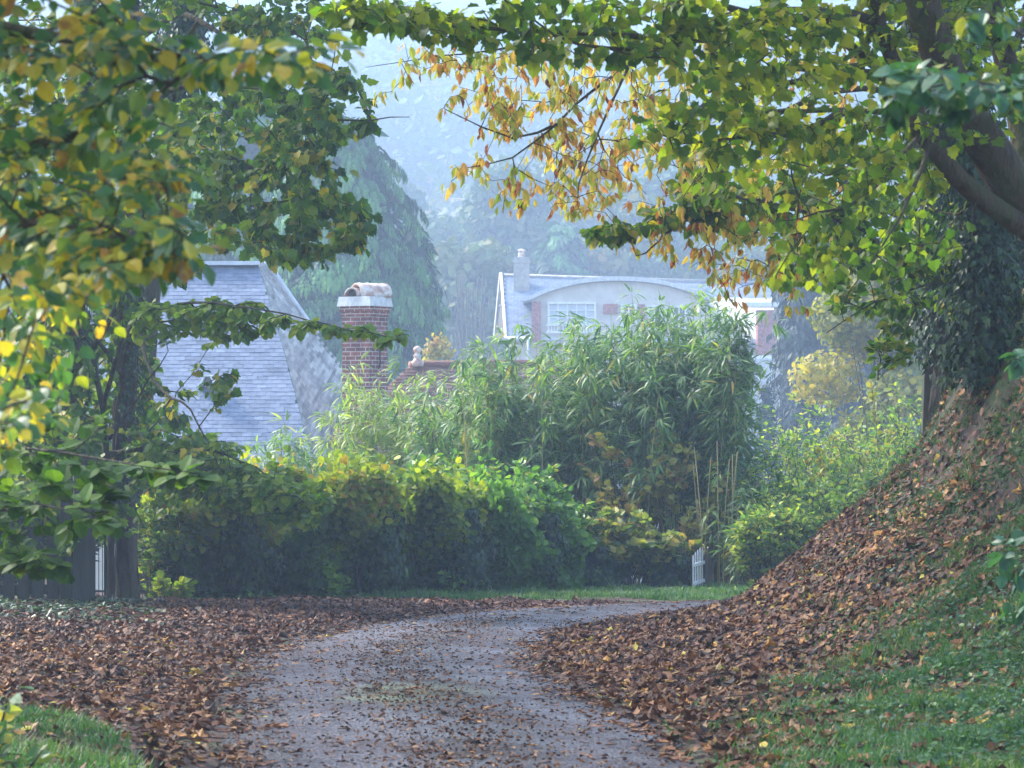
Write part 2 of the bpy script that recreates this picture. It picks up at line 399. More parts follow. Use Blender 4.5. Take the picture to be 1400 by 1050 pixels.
# lane surface
cum = np.concatenate([[0], np.cumsum(np.linalg.norm(np.diff(ROADC, axis=0), axis=1))])
tt = np.arange(0, cum[-1], .15)
cl = np.stack([np.interp(tt, cum, ROADC[:, 0]), np.interp(tt, cum, ROADC[:, 1])], -1)
for _ in range(8): cl[1:-1] = (cl[:-2] + cl[1:-1] * 2 + cl[2:]) / 4
tn = unit(np.gradient(cl, axis=0)); nr = np.stack([tn[:, 1], -tn[:, 0]], -1)
offs = np.linspace(-1, 1, 15)
rw = np.random.default_rng(5)
edge = HW + .06 * np.sin(tt * 1.7) + .05 * np.sin(tt * 4.1 + 1)
X = cl[:, None, 0] + nr[:, None, 0] * offs[None, :] * edge[:, None]
Y = cl[:, None, 1] + nr[:, None, 1] * offs[None, :] * edge[:, None]
Z = np.interp(Y, BY, BZ) + .012 + .05 * (1 - offs[None, :] ** 2) - .015 * np.exp(-((np.abs(offs[None, :]) - .5) / .18) ** 2)
V = np.stack([X, Y, Z], -1).reshape(-1, 3); ny, nx = X.shape
ii = (np.arange(ny - 1)[:, None] * nx + np.arange(nx - 1)[None, :]).ravel()
q = np.stack([ii, ii + 1, ii + nx + 1, ii + nx], -1)
uvr = np.stack([np.tile(offs, ny), np.repeat(tt * .1, nx)], -1)
g = MB(); g.raw(V, q.ravel(), np.full(len(q), 4), .5, uvr[q.ravel()])
m, n, l, b = new_mat("wet_asphalt")
geo = n.new("ShaderNodeNewGeometry")
n1 = n.new("ShaderNodeTexNoise"); n1.inputs["Scale"].default_value = 1.3; n1.inputs["Detail"].default_value = 8; l.new(geo.outputs["Position"], n1.inputs[0])
n2 = n.new("ShaderNodeTexNoise"); n2.inputs["Scale"].default_value = 42; n2.inputs["Detail"].default_value = 4; l.new(geo.outputs["Position"], n2.inputs[0])
n3 = n.new("ShaderNodeTexVoronoi"); n3.inputs["Scale"].default_value = 55; l.new(geo.outputs["Position"], n3.inputs[0])
r1 = ramp(n, [(.34, (.011, .008, .010)), (.5, (.031, .024, .028)), (.66, (.15, .125, .14))]); l.new(n2.outputs[0], r1.inputs[0])
# moss patch in the middle of the lane
vd = n.new("ShaderNodeVectorMath"); vd.operation = 'DISTANCE'; vs = n.new("ShaderNodeVectorMath"); vs.operation = 'MULTIPLY'
vs.inputs[1].default_value = (1.5, .55, 0); l.new(geo.outputs["Position"], vs.inputs[0]); l.new(vs.outputs[0], vd.inputs[0])
vd.inputs[1].default_value = (-.62 * 1.5, 18.9 * .55, 0)
sm = n.new("ShaderNodeMath"); sm.operation = 'MULTIPLY_ADD'; sm.inputs[1].default_value = 1.6; l.new(n1.outputs[0], sm.inputs[0]); l.new(vd.outputs["Value"], sm.inputs[2])
rm = ramp(n, [(.95, (1, 1, 1)), (1.0, (0, 0, 0))]); 
mdv = n.new("ShaderNodeMath"); mdv.operation = 'MULTIPLY'; mdv.inputs[1].default_value = .60; l.new(sm.outputs[0], mdv.inputs[0]); l.new(mdv.outputs[0], rm.inputs[0])
rm.color_ramp.elements[0].position = .55; rm.color_ramp.elements[0].color = (.85, .85, .85, 1)
mx = n.new("ShaderNodeMix"); mx.data_type = 'RGBA'; l.new(rm.outputs[0], mx.inputs[0]); l.new(r1.outputs[0], mx.inputs[6]); mx.inputs[7].default_value = (.12, .145, .03, 1)
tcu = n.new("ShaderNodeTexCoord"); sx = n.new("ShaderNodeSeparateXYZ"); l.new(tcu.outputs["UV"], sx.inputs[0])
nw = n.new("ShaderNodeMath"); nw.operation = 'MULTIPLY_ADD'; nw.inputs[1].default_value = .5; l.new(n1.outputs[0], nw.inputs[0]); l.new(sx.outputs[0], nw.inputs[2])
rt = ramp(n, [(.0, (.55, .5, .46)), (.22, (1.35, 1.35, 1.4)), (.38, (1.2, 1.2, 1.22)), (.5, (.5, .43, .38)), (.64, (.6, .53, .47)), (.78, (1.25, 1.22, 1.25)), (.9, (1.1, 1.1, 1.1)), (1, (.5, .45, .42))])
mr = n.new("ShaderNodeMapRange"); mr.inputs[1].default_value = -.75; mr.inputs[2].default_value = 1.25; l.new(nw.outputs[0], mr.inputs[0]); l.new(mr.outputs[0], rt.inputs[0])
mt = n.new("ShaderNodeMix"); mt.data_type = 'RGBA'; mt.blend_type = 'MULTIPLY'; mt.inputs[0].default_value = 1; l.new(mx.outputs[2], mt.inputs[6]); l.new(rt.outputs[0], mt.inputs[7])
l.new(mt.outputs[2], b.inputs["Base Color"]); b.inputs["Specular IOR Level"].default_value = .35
rr = ramp(n, [(.35, (.42, .42, .42)), (.65, (.75, .75, .75))]); l.new(n1.outputs[0], rr.inputs[0]); l.new(rr.outputs[0], b.inputs["Roughness"])
bu = n.new("ShaderNodeBump"); bu.inputs["Strength"].default_value = 1.0; bu.inputs["Distance"].default_value = .02; l.new(n3.outputs["Distance"], bu.inputs["Height"]); l.new(bu.outputs[0], b.inputs["Normal"])
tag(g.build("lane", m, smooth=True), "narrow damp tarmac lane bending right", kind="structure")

# ------------------------------------------------------------------ branch growth
def polyline(pts, step=.2, rng=None, jit=0.0):
    pts = np.asarray(pts, float)
    # Catmull-Rom through the points
    p = np.vstack([2 * pts[0] - pts[1], pts, 2 * pts[-1] - pts[-2]])
    out = []
    for i in range(1, len(p) - 2):
        L = np.linalg.norm(p[i + 1] - p[i]); k = max(2, int(L / step))
        t = np.linspace(0, 1, k, endpoint=False)[:, None]
        out.append(.5 * (2 * p[i] + (p[i + 1] - p[i - 1]) * t + (2 * p[i - 1] - 5 * p[i] + 4 * p[i + 1] - p[i + 2]) * t ** 2 + (3 * p[i] - p[i - 1] - 3 * p[i + 1] + p[i + 2]) * t ** 3))
    out.append(pts[-1:]); o = np.vstack(out)
    if rng is not None and jit:
        o[1:-1] += rng.normal(0, jit, (len(o) - 2, 3))
    return o

def grow(rng, limbs, targets, step=.25, rtip=.004, sag=.15, gamma=2.5):
    """limbs: list of (pts Nx3, r0, r1).  Returns [(pts, radii)] of twigs joining each target to the wood."""
    pos = []; par = []; rad0 = []
    for pts, r0, r1 in limbs:
        n0 = len(pos)
        for k, p in enumerate(pts):
            pos.append(p); par.append(-1)
    pos = np.array(pos); nlimb = len(pos)
    T = np.asarray(targets, float)
    dmin = np.array([np.min(np.linalg.norm(pos - t, axis=1)) for t in T])
    order = np.argsort(dmin)
    cap = nlimb + len(T) * 40
    PP = np.zeros((cap, 3)); PP[:nlimb] = pos; DR = np.zeros((cap, 3)); par = list(par); n = nlimb
    gen = np.zeros(cap)
    paths = []
    for ti in order:
        t = T[ti]
        dv = t - PP[:n]; dist = np.linalg.norm(dv, axis=1)
        al = np.einsum('ij,ij->i', unit(dv), DR[:n])
        cost = dist * (1.25 - .3 * al) + .03 * gen[:n]
        k = int(np.argmin(cost)); a = PP[k].copy(); L = dist[k]
        if L < .03: continue
        m_ = int(min(30, max(2, round(L / step)) ))
        c = (a + t) / 2 + DR[k] * L * .25 + rng.normal(0, .08, 3) * L + np.array([0, 0, sag * L])
        s = np.linspace(0, 1, m_ + 1)[:, None]
        pts = (1 - s) ** 2 * a + 2 * s * (1 - s) * c + s ** 2 * t
        pts[1:-1] += rng.normal(0, .015, (m_ - 1, 3)) * min(1, L)
        idx = [k]
        for j in range(1, m_ + 1):
            PP[n] = pts[j]; DR[n] = unit(pts[j] - pts[j - 1]); par.append(idx[-1]); gen[n] = gen[idx[-1]] + 1
            idx.append(n); n += 1
        paths.append((idx, pts))
    w = np.zeros(n); 
    for idx, _ in paths: w[idx[-1]] += rtip ** gamma
    for i in range(n - 1, nlimb - 1, -1):
        if par[i] >= nlimb: w[par[i]] += w[i]
    r = w ** (1 / gamma)
    out = []
    for idx, pts in paths:
        rr = r[idx].copy(); rr[0] = rr[1] * 1.15 if idx[0] < nlimb else min(rr[0], rr[1] * 1.2)
        out.append((pts, np.maximum(rr, rtip)))
    return out

def leaves_on(rng, twigs, per, size, tmpl, mb, hang=.3, rlo=0., rhi=1., spread=.12, flat=.5, last=.7, hfun=None, wid=1.0):
    """hang: 0 = leaves stand off the twig, 1 = they hang down; flat: how level the blades lie"""
    A = []; D = []
    for pts, rr in twigs:
        k = rng.poisson(per) if per > 0 else 0
        if not k: continue
        L = len(pts) - 1
        s = (1 - last * rng.random(k) ** 1.2) * L
        i = np.minimum(s.astype(int), L - 1); f = (s - i)[:, None]
        A.append(pts[i] * (1 - f) + pts[i + 1] * f); D.append(unit(pts[i + 1] - pts[i]))
    if not A: return
    A = np.vstack(A); D = np.vstack(D); N = len(A)
    out = rsph(rng, N); out[:, 2] *= .5
    d = unit(D * .7 + out * .9 + np.array([0, 0, -1.0]) * hang * 2.0)
    nrm = unit(rsph(rng, N) * (1 - flat) + np.array([0, 0, 1.0]) * flat * 1.2 + np.array([0, -.25, 0]))
    base = A + out * spread * rng.random(N)[:, None]
    r = rng.uniform(rlo, rhi, N)
    if hfun is not None: r = hfun(base, r)
    mb.inst(tmpl, frames(d, nrm, size * rng.uniform(.5, 1.3, N), wid), base, np.clip(r, 0, 1))

def blob_targets(rng, regs):
    """regs: (px, py, rx, ry, d0, d1, n) ellipses of the crown, each with a real depth range"""
    out = []
    for px, py, rx, ry, d0, d1, n in regs:
        a = rng.uniform(0, 2 * math.pi, n); r = np.sqrt(rng.random(n))
        X = px + rx * r * np.cos(a); Yp = py + ry * r * np.sin(a); D = rng.uniform(d0, d1, n)
        out.append(np.stack([(X - CX) / F * D, D, (HY - Yp) / F * D], -1))
    return np.vstack(out)

def px_path(rows, step=.25):
    return polyline([P(*r) for r in rows], step)

def foliage_tree(name, label, cat, seed, limbs, regs, per, size, tmpl, mat, bark, group=None, hang=.3, sag=.1, rlo=0, rhi=1,
                 hfun=None, upper=None, up_leaf=.17, up_per=42, flat=.5, rtip=.004, spread=.1, part="crown", last=.7, wid=1.0, base=None, sides=9, extra=None, gamma=2.5):
    """limbs: list of (list of points, r0, r1); the first is the trunk"""
    rng = np.random.default_rng(seed)
    L = []
    for pts, r0, r1 in limbs:
        L.append((polyline(pts, .25, rng, .008), r0, r1))
    root = empty(name, L[0][0][0] if base is None else base, label, cat, group)
    tm = MB()
    pts, r0, r1 = L[0]
    rr = np.linspace(r0, r1, len(pts)); rr[:3] *= np.array([1.35, 1.15, 1.05])[:len(rr[:3])]
    tm.tube(pts, rr, sides + 3, wob=.05, rng=rng)
    tm.build("trunk", bark, root, True)
    bm_ = MB()
    for pts, r0, r1 in L[1:]:
        bm_.tube(pts, np.linspace(r0, r1, len(pts)), sides, wob=.04, rng=rng)
    tg = blob_targets(rng, regs)
    for (cx, cy, cz, rx, ry_, rz_, n) in (upper or []):      # unseen crown above the picture, added to shade the ground
        tg = np.vstack([tg, np.array([cx, cy, cz]) + rsph(rng, n) * np.array([rx, ry_, rz_]) * rng.random((n, 1)) ** .4])
    tw = grow(rng, L, tg, rtip=rtip, sag=sag, gamma=gamma)
    for pts, r in tw: bm_.tube(pts, r, 4, cap=False)
    bm_.build("branches", bark if len(L) > 1 else M_twig, root, True)
    lf = MB()
    hi_ = [t for t in tw if upper and t[0][-1][2] > .178 * t[0][-1][1]]
    if hi_:
        tw = [t for t in tw if not t[0][-1][2] > .178 * t[0][-1][1]]
        leaves_on(rng, hi_, up_per, up_leaf, CLUMP, lf, .2, rlo, rhi, .5, .6, 1.0)
    leaves_on(rng, tw, per, size, tmpl, lf, hang, rlo, rhi, spread, flat, last, hfun, wid)
    lf.build(part, mat, root)
    return root, tw, L

def ivy_on(rng, pts, rads, n, size, mb, thick=.12, lo=0, hi=1, side=None):
    pts = np.asarray(pts); L = len(pts) - 1
    s = rng.uniform(lo, hi, n) * L; i = np.minimum(s.astype(int), L - 1); f = (s - i)[:, None]
    A = pts[i] * (1 - f) + pts[i + 1] * f
    rad = np.interp(s, np.arange(L + 1), rads)
    a = rng.uniform(0, 2 * math.pi, n)
    o = np.stack([np.cos(a), np.sin(a), np.zeros(n)], -1)
    if side is not None: o[:, 0] = o[:, 0] * .8 + side * .5
    lump = 1 + .6 * np.sin(s * 1.7) * np.sin(a * 2 + s)
    T = A + o * (rad + thick * lump * rng.random(n))[:, None]
    d = unit(o * .5 + rsph(rng, n) * .5 + np.array([0, 0, -.9])); nn = unit(o + rsph(rng, n) * .5)
    mb.inst(IVY, frames(d, nn, size * rng.uniform(.6, 1.2, n)), T, rng.random(n))

# ------------------------------------------------------------------ buildings beyond the hedge
def slate_course_fill(mb, O, U, Vv, width_fn, length, sw, sh, rng, thick=.012, tilt=.02, jitter=.004):
    """slates laid on the plane O + u*U + v*Vv (v runs down the slope)"""
    U = unit(np.asarray(U, float)); Vv = unit(np.asarray(Vv, float)); N = unit(np.cross(Vv, U))
    if N[2] < 0: N = -N
    rows = int(length / sh)
    for r_ in range(rows):
        v0 = r_ * sh; u0, u1 = width_fn(v0 + sh)
        k = int((u1 - u0) / sw) + 1
        if k < 1 or u1 <= u0: continue
        us = u0 + (np.arange(k) + (r_ % 2) * .5 - .25) * sw
        us = us[(us < u1) & (us > u0 - sw)]
        k = len(us)
        if not k: continue
        w = sw - .009
        ea, eb = width_fn(v0), width_fn(v0 + sh * 1.08)
        tv = np.array([(0, 0, .002), (w, 0, .002), (w, 1, tilt), (0, 1, tilt), (w, 1, tilt - thick), (0, 1, tilt - thick)], float)
        vj = rng.normal(0, jitter, k); nj = rng.normal(0, .0015, k)
        uu = us[:, None] + tv[None, :, 0]; vv = np.broadcast_to(tv[None, :, 1], uu.shape)
        lo_ = ea[0] + (eb[0] - ea[0]) * vv; hi_ = ea[1] + (eb[1] - ea[1]) * vv
        uu = np.clip(uu, lo_, hi_)
        vd = v0 + vv * sh * 1.08 + vj[:, None] * vv
        V = O + uu[..., None] * U + vd[..., None] * Vv + (tv[None, :, 2] + nj[:, None])[..., None] * N
        lo2 = np.array([0, 3, 2, 1, 3, 5, 4, 2])
        L = (lo2[None, :] + (np.arange(k) * 6)[:, None]).ravel()
        mb.raw(V.reshape(-1, 3), L, np.full(2 * k, 4), np.repeat(np.clip(rng.normal(.5, .2, k), 0, 1), 2))

rng = np.random.default_rng(11)
HD = 65.0
ridge_y, ridge_z = 67.0, 3.40
eave_y, eave_z = 61.5, -1.7
xr = (352 - CX) / F * ridge_y
house = empty("slate_house", (-7.5, 66, hz(-7.5, 66)), "house with steep blue slate hipped roof behind the hedge, brick chimney at its end", "house")
rf = MB()
xl = -11.5
fr = np.array([(xl, ridge_y, ridge_z), (xr, ridge_y, ridge_z), (-4.12, eave_y, eave_z), (xl, eave_y, eave_z)])
# hip face: a curved sheet between the front hip and the far verge
def hipF(v):   # front hip line, kicks outward towards the eave
    a = np.array([xr, ridge_y, ridge_z]); c = np.array([-4.85, 64.3, .8]); e = np.array([-4.12, eave_y, eave_z])
    return (1 - v) ** 2 * a + 2 * v * (1 - v) * c + v * v * e
def hipB(v):
    a = P(362, 359, 67.6); c = P(425, 452, 67.8); e = P(471, 503, 67.3)
    return (1 - v) ** 2 * a + 2 * v * (1 - v) * c + v * v * e
lowB = P(470, 534, 66.6)
def hip(u, v):
    if v < .8: b_ = hipB(v / .8)
    else: b_ = hipB(1) + (lowB - hipB(1)) * (v - .8) / .2
    return hipF(v) * (1 - u) + b_ * u
nv, nu = 44, 9
for i in range(nv):
    for j in range(nu):
        v0, v1 = i / nv, (i + 1.06) / nv
        jit = rng.normal(0, .004)
        u0 = max(0, (j - (.5 if i % 2 else 0)) / nu); u1 = min(1, (j + 1 - (.5 if i % 2 else 0)) / nu)
        a, b, c, d = hip(u0, v0), hip(u1, v0), hip(u1, min(v1, 1)), hip(u0, min(v1, 1))
        nn = unit(np.cross(b - a, d - a)); nn = nn if nn[2] > 0 else -nn
        if np.linalg.norm(b - a) + np.linalg.norm(c - d) < .03: continue
        up = nn * (.014 + jit)
        rf.polys([a + nn * .004, b + nn * .004, c + up, d + up, c + up - nn * .012, d + up - nn * .012], [(0, 3, 2, 1), (3, 5, 4, 2)], float(np.clip(rng.normal(.5, .25), 0, 1)), None, 1)
def front_w(v):
    Ls = math.hypot(eave_y - ridge_y, eave_z - ridge_z); t = min(1, v / Ls)
    # invert the hip curve for its x at this height
    ss = np.linspace(0, 1, 60); zz = np.array([hipF(s)[2] for s in ss]); xx = np.array([hipF(s)[0] for s in ss])
    z = ridge_z + (eave_z - ridge_z) * t
    return 0, float(np.interp(-z, -zz, xx)) - xl
sl = np.array([0, eave_y - ridge_y, eave_z - ridge_z])
slate_course_fill(rf, np.array([xl, ridge_y, ridge_z]), (1, 0, 0), sl, front_w, np.linalg.norm(sl), .22, .13, rng, tilt=.008, thick=.007)
# rear slope and underlay
fl = MB()
roof = rf.build("roof", [M_slate, M_slate2], house)
rc = MB()
rc.box(((xl + xr) / 2 , ridge_y - .10, ridge_z - .03), (xr - xl + .1, .32, .09), rx=R(0))
ri = rc.build("ridge_cap", M_lead, roof)
vb = MB(); vb.tube([hipB(v) + np.array([.02, 0, .03]) for v in np.linspace(0, .62, 14)], np.linspace(.10, .05, 14), 6)
vb.build("verge_trim", M_lead, roof, True)
sk = MB(); c = P(286, 523, 63.9)
for s_ in (-1, 1): sk.box(c + np.array([s_ * .14, -.2, 0]), (.045, .4, .28), ry=R(s_ * -25))
sk.box(c + np.array([0, -.16, .15]), (.3, .4, .035))
swo = sk.build("roof_window", M_white, house)
gp = MB(); gp.box(c + np.array([0, -.12, .02]), (.22, .05, .2)); gp.build("pane", M_glass, swo)
uf = MB(); Vh = [tuple(hipF(t)) for t in np.linspace(0, 1, 24)]
uf.polys(np.array([(xl, ridge_y, ridge_z)] + Vh + [(xl, eave_y, eave_z)]) - [0, -.012, .02], [tuple(range(26))[::-1]], .4); uf.build('underlay', M_slate, roof)
wl = MB()
wl.polys([(xl, ridge_y, ridge_z - .15), (xr, ridge_y, ridge_z - .15), (-4.6, 62.0, -1.75), (xl, 62.0, -1.75)], [(0, 1, 2, 3)], .5)
wl.polys([(xl, ridge_y, ridge_z - .15), (xr, ridge_y, ridge_z - .15), (-5.0, 72.5, -1.75), (xl, 72.5, -1.75)], [(0, 3, 2, 1)], .5)
wl.box(((xl - 4.5) / 2, 67.1, -4.2), (-4.5 - xl, 9.8, 5.0))
wl.build("wall", M_render, house)
# chimney
ch = MB(); cc = P(499, 480, 64.0); rz = R(-30); cx_, cy_ = cc[0], cc[1]
zt = P(0, 419, 64)[2]
ch.box((cx_, cy_, (zt - 6.0) / 2), (.70, .76, zt + 6.0), rz)
ch.box((cx_, cy_, zt - .06), (.79, .85, .12), rz); ch.box((cx_, cy_, zt - .17), (.75, .80, .10), rz)
ch.box((cx_, cy_, P(0, 455, 64)[2]), (.77, .82, .09), rz)
chim = ch.build("chimney", M_brick, house)
cp = MB(); cp.box((cx_, cy_, zt + .10), (.88, .93, .21), rz, top=(.92, .92)); cp.build("chimney_cap", M_cement, chim)
def barrel(mb, c, L, r, rz, th=.035, ring=0):
    ca, sa = math.cos(rz), math.sin(rz); n = 15
    a = np.linspace(-.15, math.pi + .15, n)
    ks = np.linspace(-L / 2, L / 2, 9)
    V = []
    for k in ks:
        w = r * (1 + (.05 if ring and abs(math.sin(k * 14)) > .8 else 0))
        for rad in (w, w - th):
            for t in a:
                x, z = rad * math.cos(t), rad * math.sin(t)
                V.append((c[0] + x * ca - k * sa, c[1] + x * sa + k * ca, c[2] + z))
    P_ = []
    S = 2 * n
    for i in range(len(ks) - 1):
        for j in range(n - 1):
            P_.append((i * S + j, i * S + j + 1, (i + 1) * S + j + 1, (i + 1) * S + j))
            P_.append((i * S + n + j, (i + 1) * S + n + j, (i + 1) * S + n + j + 1, i * S + n + j + 1))
    for e, f_ in ((0, 1), (len(ks) - 1, -1)):
        for j in range(n - 1):
            q_ = (e * S + j, e * S + n + j, e * S + n + j + 1, e * S + j + 1)
            P_.append(q_ if f_ > 0 else q_[::-1])
    for i in range(len(ks) - 1):
        P_.append((i * S, (i + 1) * S, (i + 1) * S + n, i * S + n)); P_.append((i * S + n - 1, i * S + 2 * n - 1, (i + 1) * S + 2 * n - 1, (i + 1) * S + n - 1))
    mb.polys(V, P_, .5)
b1 = MB(); barrel(b1, (cx_ - .2, cy_ - .12, zt + .24), .5, .165, rz + R(10)); b1.build("chimney_pot", M_clay, chim, True)
b1 = MB(); barrel(b1, (cx_ + .13, cy_ + .08, zt + .24), .78, .27, rz - R(28), ring=1); b1.build("chimney_pot", M_clay, chim, True)
an = MB(); p0 = np.array([cx_ + .46 * math.cos(rz), cy_ + .46 * math.sin(rz), P(0, 490, 64)[2]])
an.tube([p0 + np.array([.03, -.02, .2]), p0 + np.array([-.04, -.03, .22]), p0 + np.array([-.06, -.03, .12]), p0 + np.array([-.05, -.03, -.1]), p0 + np.array([-.09, -.03, -.24])], .018, 6)
an.build("wall_anchor", M_iron, chim)

# clay-tiled roof with a finial
rng = np.random.default_rng(12)
th = empty("tiled_house", (-1.0, 76, hz(-1, 76)), "low house with brown clay tile roof and ball finial, right of the brick chimney", "house")
A = P(560, 500, 74); B = P(770, 497, 76); 
tm = MB()
Ls = 4.2; slope = np.array([-.1, -2.7, -2.4])
slate_course_fill(tm, A, B - A, slope, lambda v: (-.75 * v, np.linalg.norm(B - A) + .6), Ls, .18, .13, rng, tilt=.03, thick=.02)
rfo = tm.build("roof", M_tile, th)
rt = MB(); rt.tube([A + np.array([0, 0, .02]), (A + B) / 2 + np.array([0, 0, .03]), B], .10, 8); rt.build("ridge_cap", M_tile, rfo, True)
fi = MB()
prof = [(0.15, 0), (.17, .1), (.10, .18), (.08, .24), (.12, .27), (.07, .31), (.06, .34), (.10, .40), (.11, .45), (.07, .50), (.01, .53)]
fi.tube([A + np.array([.2, 0, z - .02]) for r_, z in prof], [r_ for r_, z in prof], 12); fi.build("finial", M_clay, rfo, True)
wl = MB(); wl.box(((A[0] + B[0]) / 2 + .1, 75.4, -5.4), (4.1, 3.8, 6.6)); wl.box(((A[0] + B[0]) / 2, 75.2, -.9), (3.9, 1.0, 2.6), top=(1, .2)); wl.build("wall", M_brick, th)

# far villa with the arched dormer
D = 172.0
SV = D / 108.0
class VMB(MB):
    def box(s, c, size, *a, **k): MB.box(s, c, tuple(q * SV for q in size), *a, **k)
    def tube(s, p, r, *a, **k): MB.tube(s, p, np.asarray(r, float) * SV, *a, **k)
def Q(px, py, d=D): return P(px, py, d)
rng = np.random.default_rng(13)
vi = empty("villa", (Q(850, 400)[0], D + 6, hz(6, D + 6)), "large pale hazy villa with arched dormer, slate roof and white windows behind the bamboo", "house")
ry = D + 6.4
RL = P(689, 377, ry); RR = P(1052, 388, ry); EL = P(694, 462, D - .5)
rs = VMB()
dwn = np.array([0, EL[1] - RL[1], EL[2] - RL[2]])
slate_course_fill(rs, RL, RR - RL, dwn, lambda v: (0, np.linalg.norm(RR - RL)), np.linalg.norm(dwn) + .3, .42, .28, rng, tilt=.008, thick=.007)
rso = rs.build("roof", M_slate, vi)
rr_ = VMB(); rr_.tube([RL + np.array([0, 0, .02]), RR + np.array([0, 0, .02])], .08, 6); rr_.build("ridge_cap", M_slate2, rso, True)
# gable barge boards, seen obliquely
bg = VMB()
gf = P(676, 462, ry + 5.8); gn = P(694, 462, D - .5); ga = P(687, 375, ry)
bg.tube([ga + np.array([-.1, 0, .05]), gn + np.array([-.12, 0, 0])], .065, 4); bg.tube([ga + np.array([-.12, 0, .05]), gf], .065, 4)
bg.tube([P(683, 418, ry - 1), P(689, 418, ry + 1)], .05, 4)
bg.build("barge_board", M_white, vi)
wl = VMB()
gt_ = MB(); gt_.polys([ga + np.array([.02, 0, -.12]), gn + np.array([0, 0.3, 0]), gf + np.array([.1, 0, 0])], [(0, 1, 2)], .5); gt_.build('gable', M_timber, vi)
z0 = hz(6, 172) ; zt_ = EL[2] - .05
MB.box(wl, ((EL[0] + RR[0]) / 2, D + 6.4, (z0 + zt_) / 2 - .3), (RR[0] - EL[0] - .3, 12.5, zt_ - z0 + .6))
# rear roof plane
wl.polys([RL + [0, 0, -.08], RR + [0, 0, -.08], (RR[0], ry + 6.6, EL[2]), (RL[0] - .2, ry + 6.6, EL[2])], [(0, 1, 2, 3)], .5)
wl.polys([RL + [0, 0, -.08], RR + [0, 0, -.08], (RR[0], D - .2, EL[2] - .08), (RL[0], D - .2, EL[2] - .08)], [(0, 3, 2, 1)], .5)
wl.build("wall", M_render, vi)
# chimney
c1 = VMB(); cb = P(713, 376, ry - 1.2); c1.box(cb, (.60, .6, 1.35)); c1.box(cb + [0, 0, .8], (.7, .7, .1))
c1o = c1.build("chimney", M_slate2, vi)
c2 = VMB(); c2.tube([cb + [0, 0, 1.06], cb + [0, 0, 1.43], cb + [0, 0, 1.5], cb + [0, 0, 1.6]], [.15, .12, .16, .05], 10); c2.build("chimney_pot", M_clay, c1o)
# arched dormer
ax0, ax1 = Q(727, 0)[0], Q(962, 0)[0]; axm = Q(845, 0)[0]
yf = D - .9
def archz(x, off=0):
    t = (x - ax0) / (ax1 - ax0) * 2 - 1
    return Q(0, 411)[2] + (Q(0, 386)[2] - Q(0, 411)[2]) * (1 - abs(t) ** 2.3) + off
xsA = np.linspace(ax0, ax1, 40)
dw = VMB()
V = [(x, yf, archz(x)) for x in xsA] + [(x, yf, Q(0, 470)[2]) for x in xsA]
n0 = len(xsA)
dw.polys(V, [(i + n0, i + 1 + n0, i + 1, i) for i in range(n0 - 1)], .5)
dor = dw.build("dormer", M_render, vi)
dr = VMB()
xsB = np.linspace(ax0 - .5, ax1 + .5, 44)
V = []
for yy, dz in ((yf - .4, 0), (yf + 6.8, 0)):
    V += [(x, yy, archz(np.clip(x, ax0, ax1)) + .04 - .25 * max(0, ax0 - x, x - ax1)) for x in xsB]
    V += [(x, yy, archz(np.clip(x, ax0, ax1)) + .30 - .25 * max(0, ax0 - x, x - ax1)) for x in xsB]
nb = len(xsB)
Pq = []
for i in range(nb - 1):
    Pq += [(i, i + 1, i + 1 + nb, i + nb), (i + nb, i + 1 + nb, i + 1 + 3 * nb, i + 3 * nb), (i, i + 2 * nb, i + 1 + 2 * nb, i + 1)]
dr.polys(V, Pq, .5); dr.build("dormer_roof", M_cement, dor)
bp = VMB(); bp.box((Q(733, 0)[0], yf - .1, Q(0, 440)[2]), (.34, .16, 1.45)); bp.build("brick_pier", M_brick2, vi)
bp = VMB(); bp.box((Q(834, 0)[0], yf - .07, Q(0, 423)[2]), (.52, .1, .36)); bp.build("brick_panel", M_brick2, vi)
bp = VMB(); bp.box((Q(876.5, 0)[0], yf - .07, Q(0, 427)[2]), (.22, .1, .55)); bp.build("brick_panel", M_brick2, vi)
def window(px0, px1, py0, py1, cols, rows, mat):
    a, b = Q(px0, py1), Q(px1, py0); cx, cz = (a[0] + b[0]) / 2, (a[2] + b[2]) / 2; w, h = b[0] - a[0], b[2] - a[2]
    f = MB()
    for s_ in (-1, 1):
        f.box((cx + s_ * (w / 2), yf - .10, cz), (.13, .16, h + .13)); f.box((cx, yf - .10, cz + s_ * h / 2), (w - .13, .16, .13))
    for k in range(1, cols): f.box((cx - w / 2 + w * k / cols, yf - .09, cz), (.08, .09, h - .13))
    for k in range(1, rows): f.box((cx, yf - .085, cz - h / 2 + h * k / rows), (w - .13, .06, .06))
    fo = f.build("window", M_white, vi)
    p = MB(); p.box((cx, yf - .035, cz), (w - .13, .03, h - .13)); p.build("pane", mat, fo)
gu = VMB(); gu.tube([P(690, 463, D - .9), P(1052, 468, D - .9)], .08, 6); gu.build('gutter', M_lead, vi, True)
gu = VMB(); gu.tube([P(722, 464, D - 1.1), P(722, 520, D - 1.1)], .05, 6); gu.build('downpipe', M_lead, vi, True)
window(750, 813, 415, 445, 5, 3, M_blind)
window(849, 868, 418, 446, 2, 3, M_glass)
window(885, 902, 420, 450, 2, 2, M_glass)
window(918, 936, 420, 450, 2, 2, M_glass)
ba = VMB()
for k in range(17): ba.tube([Q(750 + k * 4, 453, D - 1.6), Q(750 + k * 4, 446, D - 1.6)], .028, 5)
ba.box(Q(782, 444.5, D - 1.6), (1.9, .10, .07)); ba.box(Q(782, 454, D - 1.6), (1.9, .12, .08))
ba.build("balustrade", M_white, vi)
wg = VMB(); wg.box(Q(1048, 455, D - 2.2), (.72, .8, 1.65)); wg.build("brick_pier", M_brick2, vi)
